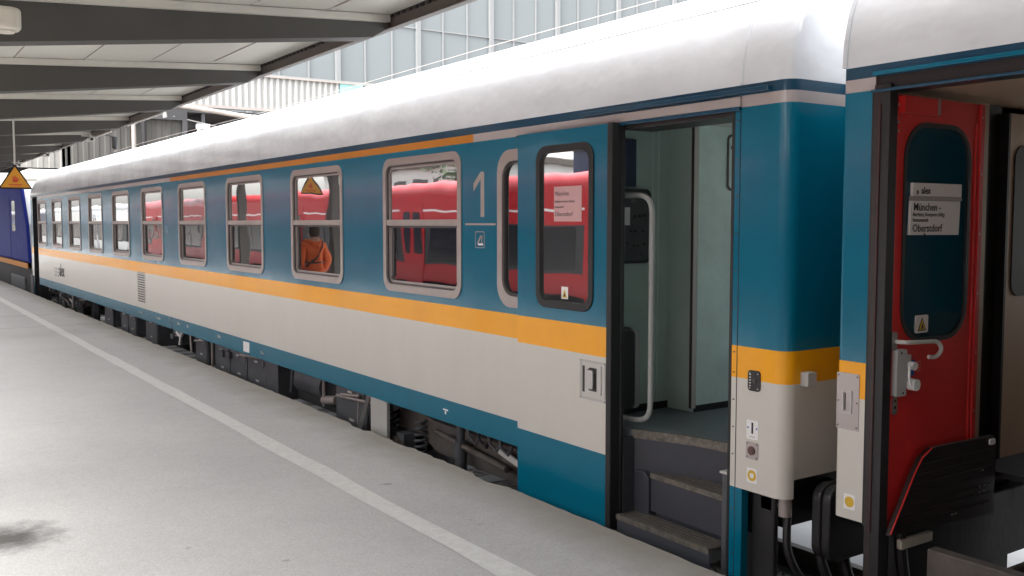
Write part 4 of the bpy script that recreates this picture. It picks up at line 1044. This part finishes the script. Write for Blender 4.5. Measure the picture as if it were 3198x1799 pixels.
# warning sign
SX, SY, SZ = 1.80, 14.7, 3.16
sgn = empty('warning_sign', (SX, SY, SZ)); tag(sgn, 'amber triangular warning sign with a red hand hanging on a rod under the canopy', 'warning sign')
def tri(h, zoff=0.0): # equilateral-like, centre at SX
    w_ = h*.60
    return [(SX-w_, SZ-.15+zoff), (SX+w_, SZ-.15+zoff), (SX, SZ-.15+h+zoff)]
ftr = front(SY)
k = MB(); k.prism([(SX-.215, SZ-.15), (SX+.215, SZ-.15), (SX+.20, SZ-.135), (SX+.008, SZ+.185), (SX-.008, SZ+.185), (SX-.20, SZ-.135)], ftr, -.004, .004, M['black'])
pn = k.build('sign_panel', sgn)
for d_ in (-1, 1):
    q = front(SY+(-.0042 if d_ == 1 else .0042), -d_)
    k = MB(); k.prism([(SX-.178, SZ-.128), (SX+.178, SZ-.128), (SX, SZ+.152)], q, 0, .001, M['sign_or']); k.build('sign_face', pn)
    k = MB()
    k.prism(rr(SX-.035, SZ-.06, SX+.03, SZ-.01, .012, 3), q, .001, .002, M['sign_red'])
    for a, z1 in ((-.030, .018), (-.012, .028), (.006, .026), (.022, .014)): k.prism(rect(SX+a-.006, SZ-.012, SX+a+.006, SZ+z1), q, .001, .0022, M['sign_red'])
    k.prism([(SX+.028, SZ-.045), (SX+.058, SZ-.012), (SX+.050, SZ-.004), (SX+.026, SZ-.028)], q, .001, .0023, M['sign_red'])
    k.prism(rect(SX-.085, SZ-.095, SX+.085, SZ-.082), q, .001, .002, M['sign_red'])
    k.prism(rect(SX-.07, SZ-.115, SX+.07, SZ-.106), q, .001, .002, M['sign_red'])
    k.build('hand_symbol', pn)
k = MB(); k.tube([(SX, SY, SZ+.18), (SX, SY, cz(SX)-.02)], .012, M['conduit'], 8); k.build('rod', sgn)
adopt(sgn)

# small cameras below the canopy edge
cams = []
for i, (yy, lab) in enumerate(((18.57, 'nearest of the three small white cameras under the canopy edge'), (23.36, 'middle of the three small white cameras under the canopy edge'), (27.85, 'farthest of the three small white cameras under the canopy edge'))):
    r_ = empty('surveillance_camera', (3.5, yy, 4.03)); tag(r_, lab, 'camera', 'white cameras under the canopy edge')
    k = MB(); k.prism(rr(3.45, 3.995, 3.55, 4.065, .03), front(yy), -.12, .10, M['conduit']); k.build('camera_housing', r_, bevel=.01)
    k = MB(); k.tube([(3.5, yy, 4.07), (3.5, yy, 4.14)], .018, M['conduit'], 8); k.box(3.35, 3.60, yy-.03, yy+.03, 4.085, 4.10, M['conduit']); k.build('bracket', r_)
    k = MB(); k.tube([(3.5, yy-.121, 4.027), (3.5, yy-.135, 4.027)], .026, M['black'], 12); k.build('lens', r_)
    adopt(r_)
sp = empty('hanging_speaker', (3.7, 19.3, 4.0)); tag(sp, 'small black loudspeaker hanging below the canopy edge behind the nearest white camera', 'loudspeaker')
k = MB(); k.tube([(4.0, 19.0, 4.13), (4.0, 19.0, 3.93), (4.0, 19.0, 3.90)], [.06, .05, .02], M['black'], 12); k.build('horn', sp)
k = MB(); k.tube([(4.0, 19.0, 4.13), (3.66, 19.0, 4.20)], .012, M['under'], 6); k.build('arm', sp)
adopt(sp)

# ================================================================== hall beyond the train
hl = empty('station_hall', (12, 46, 0)); tag(hl, 'low station hall with a white corrugated fascia above the grey ribbed wall and dark opening', 'station building')
def corrug(x0, x1, y, z0, z1, pitch, depth, m, name, parent):
    k = MB(); vs = []; x = x0; n = 0
    while x < x1:
        for dx, dy in ((0, 0), (pitch*.38, 0), (pitch*.5, depth), (pitch*.88, depth)):
            vs.append((x+dx, y+dy, z0)); vs.append((x+dx, y+dy, z1)); n += 1
        x += pitch
    k.add(vs, [(2*i, 2*i+2, 2*i+3, 2*i+1) for i in range(n-1)], m)
    return k.build(name, parent, recalc=False)
HY = 44
corrug(6, 19.7, HY, 7.83, 9.28, .30, .10, M['corr'], 'corrugated_fascia', hl)
k = MB(); k.box(5.8, 20.6, HY-.06, HY+.2, 9.28, 9.36, M['frame']); k.box(5.8, 20.6, HY-.10, HY+.2, 7.70, 7.83, M['frame']); k.box(19.7, 20.9, HY, HY+.1, 7.83, 9.28, M['teal_sheet'])
k.box(20.9, 36, HY, HY+.1, 5, 8.3, M['corr_grey'])
k.build('fascia_trim', hl)
corrug(7.0, 11.75, HY-1.0, -.4, 6.95, .42, .035, M['corr_grey'], 'ribbed_wall', hl)
corrug(-9, 6.98, HY-1.0, 4.75, 6.95, .42, .035, M['corr_pale'], 'track_lintel', hl)
k = MB(); k.box(8.2, 11.8, HY-1.2, HY+3, 6.95, 7.68, M['dark_hall']); k.box(-9, 8.2, HY-1.1, HY+3, 6.95, 7.68, M['corr_grey']); k.box(-9, 8.2, HY+3, HY+3.2, 4.7, 6.95, M['dark_hall'])
k.box(11.8, 12.0, HY-1.2, HY+3, 5.9, 7.68, M['dark_hall'])
k.box(12, 22, HY+6, HY+6.2, -.4, 7.7, M['dark_hall']); k.box(12, 30, HY, HY+6, 7.45, 7.6, M['dark_hall']); k.box(3.6, 36, HY+.5, HY+14, 9.36, 9.5, M['concrete'])  # dark back sheet stands for the shaded hall interior
for x in (13, 15.5, 18): k.box(x, x+.15, HY+.1, HY+6, 6.9, 7.45, M['under_gr'])
k.box(12, 22, HY+3, HY+3.1, 5.6, 6.6, M['under'])
k.build('roof_underside', hl)
k = MB(); k.tube([(10.9, HY-1.5, 7.62), (14.2, HY-1.3, 7.30), (18.6, HY-1.1, 7.05)], .10, M['pipe_rust'], 8)
k.tube([(10.9, HY-1.5, 7.62), (11.0, HY-1.5, 7.0)], .09, M['corr'], 8); k.tube([(11.4, HY-1.2, 7.1), (15.5, HY+.1, 6.55)], .03, M['steel'], 6)
k.build('gutter_pipe', hl)
k = MB(); k.tube([(9.75, HY-1.25, 0), (9.75, HY-1.25, 7.0)], .09, M['frame'], 8); k.tube([(10.15, HY-1.3, 0), (10.15, HY-1.3, 6.95)], .11, M['under'], 8); k.build('downpipe', hl)
adopt(hl)
lp_ = empty('lamp_post', (11.1, 38, 0)); tag(lp_, 'slim white lamp post standing behind the coach roof in front of the dark hall opening', 'lamp post')
k = MB(); k.tube([(11.1, 38, -.4), (11.1, 38, 6.25)], .07, M['white_pl'], 8); k.build('pole', lp_)
k = MB(); k.box(11.0, 11.5, 37.9, 38.1, 6.15, 6.35, M['white_pl']); k.build('lamp_head', lp_, bevel=.03); adopt(lp_)

# glass office block
gb = empty('glass_office_building', (45, 64, 0)); tag(gb, 'tall office block with a glazed curtain wall and white mullions rising behind the train', 'office building')
GY = 62
k = MB()
x = 8.85+6.23; i = 0
xsM = []
while x < 100: xsM.append(x); x += 6.23/3
k.box(xsM[0]-1, 100, GY, GY+14, -.4, 34, M['facade_glass']); gw = k.build('curtain_wall', gb)
for i, x in enumerate(xsM):
    k = MB(); mj = (i % 3 == 0)
    wd = .15 if mj else .05
    k.box(x-wd, x+wd, GY-(.28 if mj else .12), GY-.003, -.4, 34, M['mullion']); k.build('mullion', gb)
for z in (8.2, 16.4, 24.6):
    k = MB(); k.box(xsM[0], 100, GY-.09, GY-.0015, z-.045, z+.045, M['mullion']); k.build('transom', gb)
adopt(gb)

# overhead wire of the neighbouring track
ow = empty('overhead_wire', (9.0, 30, 5.4)); tag(ow, 'thin overhead wire running parallel to the train just above its roof', 'overhead wire')
for x, z in ((9.0, 5.50),):
    k = MB(); k.tube([(x, 6+i*4, z+.04*math.sin(i)) for i in range(14)], .006, M['frame'], 5); k.build('wire', ow)
adopt(ow)

# ================================================================== red train across the platform (seen mirrored in the windows)
def redcoach(y0, y1, label, livery):
    t = empty('regional_train_coach', (-6.4, (y0+y1)/2, 0)); tag(t, label, 'railway coach', 'trains standing across the platform')
    if livery == 'red':
        b = [(.93, 1.42, c_(M['redtrain'])), (1.42, 2.50, c_(M['band_dark'])), (2.50, 2.82, c_(M['redtrain'])), (2.82, 2.87, c_(M['white_pl'])), (2.87, Z_RB, c_(M['redtrain']))]
        rm = M['redtrain']
    else:
        b = [(.93, 1.42, c_(M['white_pl'])), (1.42, 2.5, c_(M['band_dark'])), (2.50, 2.60, c_(M['blue_st'])), (2.60, Z_RB, c_(M['navy'] if livery == 'navy' else M['white_pl']))]
        rm = M['white_pl']
    shell(t, -5.0, -1, y0, y1, b, [], roofm=mat('grey_roof_'+livery, (.42, .42, .43), .5) if livery != 'red' else M['redtrain'], rc=.1, end_low=1.0, rscale=.55)
    k_ = 0; y = y0+1.6
    while y < y1-2.2:
        isd = (k_ % 5 == 4)
        if isd:
            k = MB(); k.prism(rect(y+.2, .8, y+1.4, 3.05), side(-5.0, 1), -.01, .02, M['redtrain'] if livery == 'red' else M['loco_white']); dd = k.build('door', t)
            k = MB(); k.prism(rr(y+.35, 1.7, y+.72, 2.8, .06), side(-4.98, 1), 0, .004, M['glass_far']); k.prism(rr(y+.88, 1.7, y+1.25, 2.8, .06), side(-4.98, 1), 0, .004, M['glass_far']); k.build('door_window', dd)
        else:
            k = MB(); k.prism(rr(y, 1.50, y+1.62, 2.46, .07), side(-5.0, 1), -.01, .006, M['glass_far']); k.build('window', t)
        y += 1.72; k_ += 1
    k = MB(); k.box(-7.2, -5.12, y1+.001, y1+.148, .9, 3.4, M['rubber']); k.build('gangway_bellows', t)
    k = MB(); k.box(-7.4, -5.1, y0+.3, y1-.3, .3, .93, M['under'])
    for yy in (y0+2.5, y0+5, y1-5, y1-2.5): k.tube([(-5.75, yy, .46), (-5.62, yy, .46)], .46, M['under_gr'], 20)
    k.build('underframe', t)
    if livery == 'red':
        text('train_lettering', 'Regio', .17, (-4.997, y0+6.3, 3.0), (0, 1, 0), (0, 0, 1), M['white_pl'], t)
    adopt(t)
M['roof_grey'] = mat('light_grey_roof', (.52, .51, .50), .5, var=.1)
redcoach(-22.0, 5.95, 'red regional coach across the platform, behind the camera', 'red')
redcoach(6.1, 34.0, 'red regional coach across the platform, mirrored in the windows nearest the numeral 1', 'red')
redcoach(34.15, 57.0, 'red regional coach across the platform, mirrored in the middle windows of the long coach', 'red')
redcoach(58.5, 84.0, 'white coach with a thin blue stripe across the platform, mirrored in the far windows', 'white')
redcoach(84.2, 110.0, 'navy coach with a blue stripe, added last in the row to darken the far window reflections', 'navy')  # coach made up as a dark reflection for the farthest windows
# buildings on that side
for (ya, yb, X0, z1, m, rm, lab) in ((13, 24, -20, 5.9, 'render_wall', 'dark_hall', 'pale flat-roofed building beyond the red train, mirrored next to the numeral 1'),
                                (27, 41, -24, 6.4, 'navy', 'concrete', 'dark blue shed beyond the red train, mirrored in the middle windows'),
                                (46, 70, -22, 6.0, 'render_wall', 'under_br', 'long pale store with a brown roof beyond the red train'),
                                (1, 10.5, -22, 5.4, 'yellow_wall', 'dark_hall', 'ochre shed beyond the red train, mirrored in the door glass')):
    pb = empty('trackside_building', (X0, (ya+yb)/2, 0)); tag(pb, lab, 'building')
    k = MB(); k.box(X0-6, X0, ya, yb, -.4, z1, M[m]); k.build('wall', pb)
    y = ya+.8
    while y < yb-1.8:
        k = MB(); k.box(X0+.002, X0+.05, y, y+1.3, z1-1.9, z1-.7, M['glass_far']); k.build('window', pb); y += 2.4
    k = MB(); k.box(X0-6.2, X0+.3, ya-.3, yb+.3, z1, z1+.35, M[rm]); k.build('roof', pb)
    adopt(pb)
for i, (x, y, h, r) in enumerate(((-18, 25.3, 6.6, 1.5), (-19, 43.5, 7.0, 1.7), (-18.5, 11.8, 6.0, 1.1))):
    t_ = empty('tree', (x, y, -.4)); tag(t_, ('bushy tree between the pale signal building and the dark blue shed', 'tall tree between the dark blue shed and the long pale store', 'small tree between the ochre shed and the pale signal building')[i], 'tree')
    k = MB(); k.tube([(x, y, -.4), (x+.05, y, h*.4), (x, y+.1, h*.8)], [.16, .11, .05], M['bark'], 8)
    for q in range(5): k.tube([(x, y, h*.4+q*.3), (x+random.uniform(-1, 1)*r*.7, y+random.uniform(-1, 1)*r*.7, h*.6+q*.35)], [.05, .02], M['bark'], 5)
    k.build('trunk', t_)
    k = MB()
    cl = [(random.gauss(0, .5)*r, random.gauss(0, .5)*r, h*.68+random.gauss(0, .42)*r) for _ in range(22)]
    for q in range(1500):
        c = random.choice(cl); p = Vector((x+c[0], y+c[1], c[2]))+Vector((random.gauss(0, .22), random.gauss(0, .22), random.gauss(0, .18)))*r
        u = Vector((random.uniform(-1, 1), random.uniform(-1, 1), random.uniform(-1, 1))).normalized()*.11; v = u.cross(Vector((random.uniform(-1, 1), random.uniform(-1, 1), 1))).normalized()*.07
        k.add([p-u, p+v, p+u, p-v], [(0, 1, 2, 3)], M['tree'])
    k.build('crown', t_, recalc=False); adopt(t_)

# ================================================================== worker in orange (seen mirrored)
px, py = .85, 17.0
pr = empty('person', (px, py, PT)); tag(pr, 'person in orange workwear with a dark strap, mirrored in a coach window', 'person')
def skin(name, verts, edges, radii, parent, matfn, sub=2):
    me = bpy.data.meshes.new(name); me.from_pydata(verts, edges, []); o = bpy.data.objects.new(name, me); col.objects.link(o)
    sk = o.modifiers.new('skin', 'SKIN')
    for i, r in enumerate(radii):
        v = me.skin_vertices[0].data[i]; v.radius = (r, r) if not isinstance(r, tuple) else r
    me.skin_vertices[0].data[0].use_root = True
    s_ = o.modifiers.new('sub', 'SUBSURF'); s_.levels = sub; s_.render_levels = sub
    dg = bpy.context.evaluated_depsgraph_get(); dg.update()
    nm = bpy.data.meshes.new_from_object(o.evaluated_get(dg)); bpy.data.objects.remove(o)
    nm.materials.clear(); mats_ = []
    for p in nm.polygons:
        m = matfn(p.center)
        if m not in mats_: mats_.append(m); nm.materials.append(m)
        p.material_index = mats_.index(m); p.use_smooth = True
    q = bpy.data.objects.new(name, nm); col.objects.link(q); q.parent = parent
    return q
H = PT
V_ = [(0, 0, .93), (0, -.01, 1.10), (0, -.02, 1.28), (0, -.01, 1.39), (0, .0, 1.475), (0, .01, 1.56), (0, .015, 1.635),
      (.10, 0, .86), (.12, .05, .48), (.12, .02, .10), (.12, .14, .05),
      (-.10, 0, .86), (-.12, -.04, .48), (-.13, -.14, .12), (-.13, -.02, .05),
      (.205, -.01, 1.355), (.285, -.04, 1.10), (.27, .08, .90), (.265, .12, .83),
      (-.205, -.01, 1.355), (-.29, -.02, 1.10), (-.27, .10, .90), (-.265, .14, .83)]
E_ = [(0, 1), (1, 2), (2, 3), (3, 4), (4, 5), (5, 6), (0, 7), (7, 8), (8, 9), (9, 10), (0, 11), (11, 12), (12, 13), (13, 14), (3, 15), (15, 16), (16, 17), (17, 18), (3, 19), (19, 20), (20, 21), (21, 22)]
Rr = [(.22, .17), (.20, .155), (.21, .16), (.14, .11), (.058, .058), (.082, .098), (.066, .08), .115, .09, .07, .045, .115, .09, .07, .045, .085, .068, .055, .036, .085, .068, .055, .036]
V_ = [(px+a, py+b, H+c__) for a, b, c__ in V_]
def pm(c__):
    z = c__.z-H
    if z > 1.455: return M['skin']
    if z < .12: return M['boot']
    if z < .88 and abs(c__.x-px) > .2: return M['skin']
    if z < .80: return M['trousers']
    return M['hi_vis']
skin('body', V_, E_, Rr, pr, pm)
# fingers
for sx, yo, zo in ((.265, .12, .81), (-.265, .14, .81)):
    for i in range(5):
        k_ = MB() if i == 0 else k_
        a = (px+sx-.0+ (i-2)*.0, py+yo+(i-2)*.018, H+zo-.02)
        L_ = (.05, .085, .09, .085, .07)[i]
        k_.tube([a, (a[0], a[1]+.003, a[2]-L_*.6), (a[0]+(-.012 if sx > 0 else .012), a[1]+.006, a[2]-L_)], [.010, .009, .007], M['skin'], 7)
    k_.build('fingers', pr, smooth=True)
k = MB()
k.tube([(px, py-.025, H+1.53), (px, py-.02, H+1.575), (px, py-.005, H+1.63), (px, py+.0, H+1.68), (px, py+.005, H+1.715), (px, py+.01, H+1.735)], [.070, .094, .100, .092, .065, .02], M['hair'], 18); k.build('hair', pr, smooth=True)
k = MB()
k.tube([(px+.14*math.cos(t), py+.01+.10*math.sin(t), H+1.43+.02*math.cos(t*2)) for t in [i*math.pi/8 for i in range(17)]], .045, M['hi_vis'], 8)
k.tube([(px-.09, py-.13, H+1.40), (px, py-.155, H+1.35), (px+.09, py-.13, H+1.40)], [.04, .06, .04], M['hi_vis'], 8); k.build('hood', pr, smooth=True)
def strap(pts, r=.016, m='black'):
    k = MB(); k.tube(pts, r, M[m], 6); k.build('strap', pr, smooth=True)
strap([(px-.15, py-.10, H+1.43), (px-.12, py-.18, H+1.33), (px+.0, py-.195, H+1.20), (px+.12, py-.185, H+1.06), (px+.2, py-.10, H+.98)])
strap([(px-.15, py-.10, H+1.43), (px-.08, py+.16, H+1.30), (px+.12, py+.17, H+1.08), (px+.2, py-.05, H+.98)])
strap([(px+.215*math.cos(t), py-.01+.17*math.sin(t), H+1.05) for t in [i*math.pi/10 for i in range(21)]], .014)
strap([(px+.225*math.cos(t), py-.01+.175*math.sin(t), H+.93) for t in [i*math.pi/10 for i in range(21)]], .013, 'trousers')
for s in (-1, 1):
    k = MB(); k.tube([(px+s*.032, py+.092, H+1.60), (px+s*.032, py+.104, H+1.60)], .010, M['ink'], 8); k.build('eye', pr, smooth=True)
    k = MB(); k.tube([(px+s*.088, py+.01, H+1.60), (px+s*.10, py+.005, H+1.58), (px+s*.088, py+.01, H+1.56)], .012, M['skin'], 6); k.build('ear', pr, smooth=True)
k = MB(); k.tube([(px, py+.09, H+1.60), (px, py+.122, H+1.572)], .013, M['skin'], 8); k.build('nose', pr, smooth=True)
k = MB(); k.tube([(px-.025, py+.098, H+1.535), (px+.025, py+.098, H+1.535)], .006, M['brown_btn'], 6); k.build('mouth', pr, smooth=True)
adopt(pr)

# ================================================================== unseen roof added behind the camera to shade the near coach
bh = empty('shade_roof', (5, -14, 0)); tag(bh, 'unseen roof added behind the camera to shade the near coach', 'station building')
k = MB(); k.box(-30, 40, -34, -4.5, 6.8, 7.2, M['concrete']); k.build('roof_slab', bh)
k = MB(); k.box(-30, 40, -34.4, -34, -.4, 8, M['concrete']); k.build('back_wall', bh)
adopt(bh)

# ================================================================== camera, light, world
cam = bpy.data.cameras.new('camera'); co = bpy.data.objects.new('camera', cam); col.objects.link(co); sc.camera = co
cam.sensor_width = 36; cam.lens = 2427/2576*36; cam.clip_start = .05; cam.clip_end = 2000
YAW = R(34.1); PITCHC = R(3.90)
co.location = (0, 0, 2.56); co.rotation_euler = (math.pi/2-PITCHC, 0, -YAW)

w = bpy.data.worlds.new('World'); sc.world = w; w.use_nodes = True
nt = w.node_tree; bg = nt.nodes['Background']; sk = nt.nodes.new('ShaderNodeTexSky'); sk.sky_type = 'NISHITA'; sk.sun_disc = False
EL, RO = 56, 262
sk.sun_elevation = R(EL); sk.sun_rotation = R(RO); sk.air_density = 1.2; sk.dust_density = 4.0; sk.ozone_density = 1
hs = nt.nodes.new('ShaderNodeHueSaturation'); hs.inputs['Saturation'].default_value = .22
nt.links.new(sk.outputs[0], hs.inputs['Color']); nt.links.new(hs.outputs[0], bg.inputs['Color']); bg.inputs['Strength'].default_value = .14
sun = bpy.data.lights.new('sun', 'SUN'); sun.energy = 2.3; sun.angle = R(55); sun.color = (1, .97, .93)
so = bpy.data.objects.new('sun', sun); col.objects.link(so)
# direction towards the sun: sky rotation is measured clockwise from +Y
az = R(RO); dv = Vector((math.sin(az)*math.cos(R(EL)), math.cos(az)*math.cos(R(EL)), math.sin(R(EL))))
so.rotation_euler = dv.to_track_quat('Z', 'Y').to_euler()

sc.render.engine = 'CYCLES'
sc.view_settings.view_transform = 'Standard'; sc.view_settings.look = 'None'; sc.view_settings.exposure = 2.42; sc.view_settings.gamma = 1
sc.cycles.max_bounces = 10; sc.cycles.diffuse_bounces = 6; sc.cycles.glossy_bounces = 5
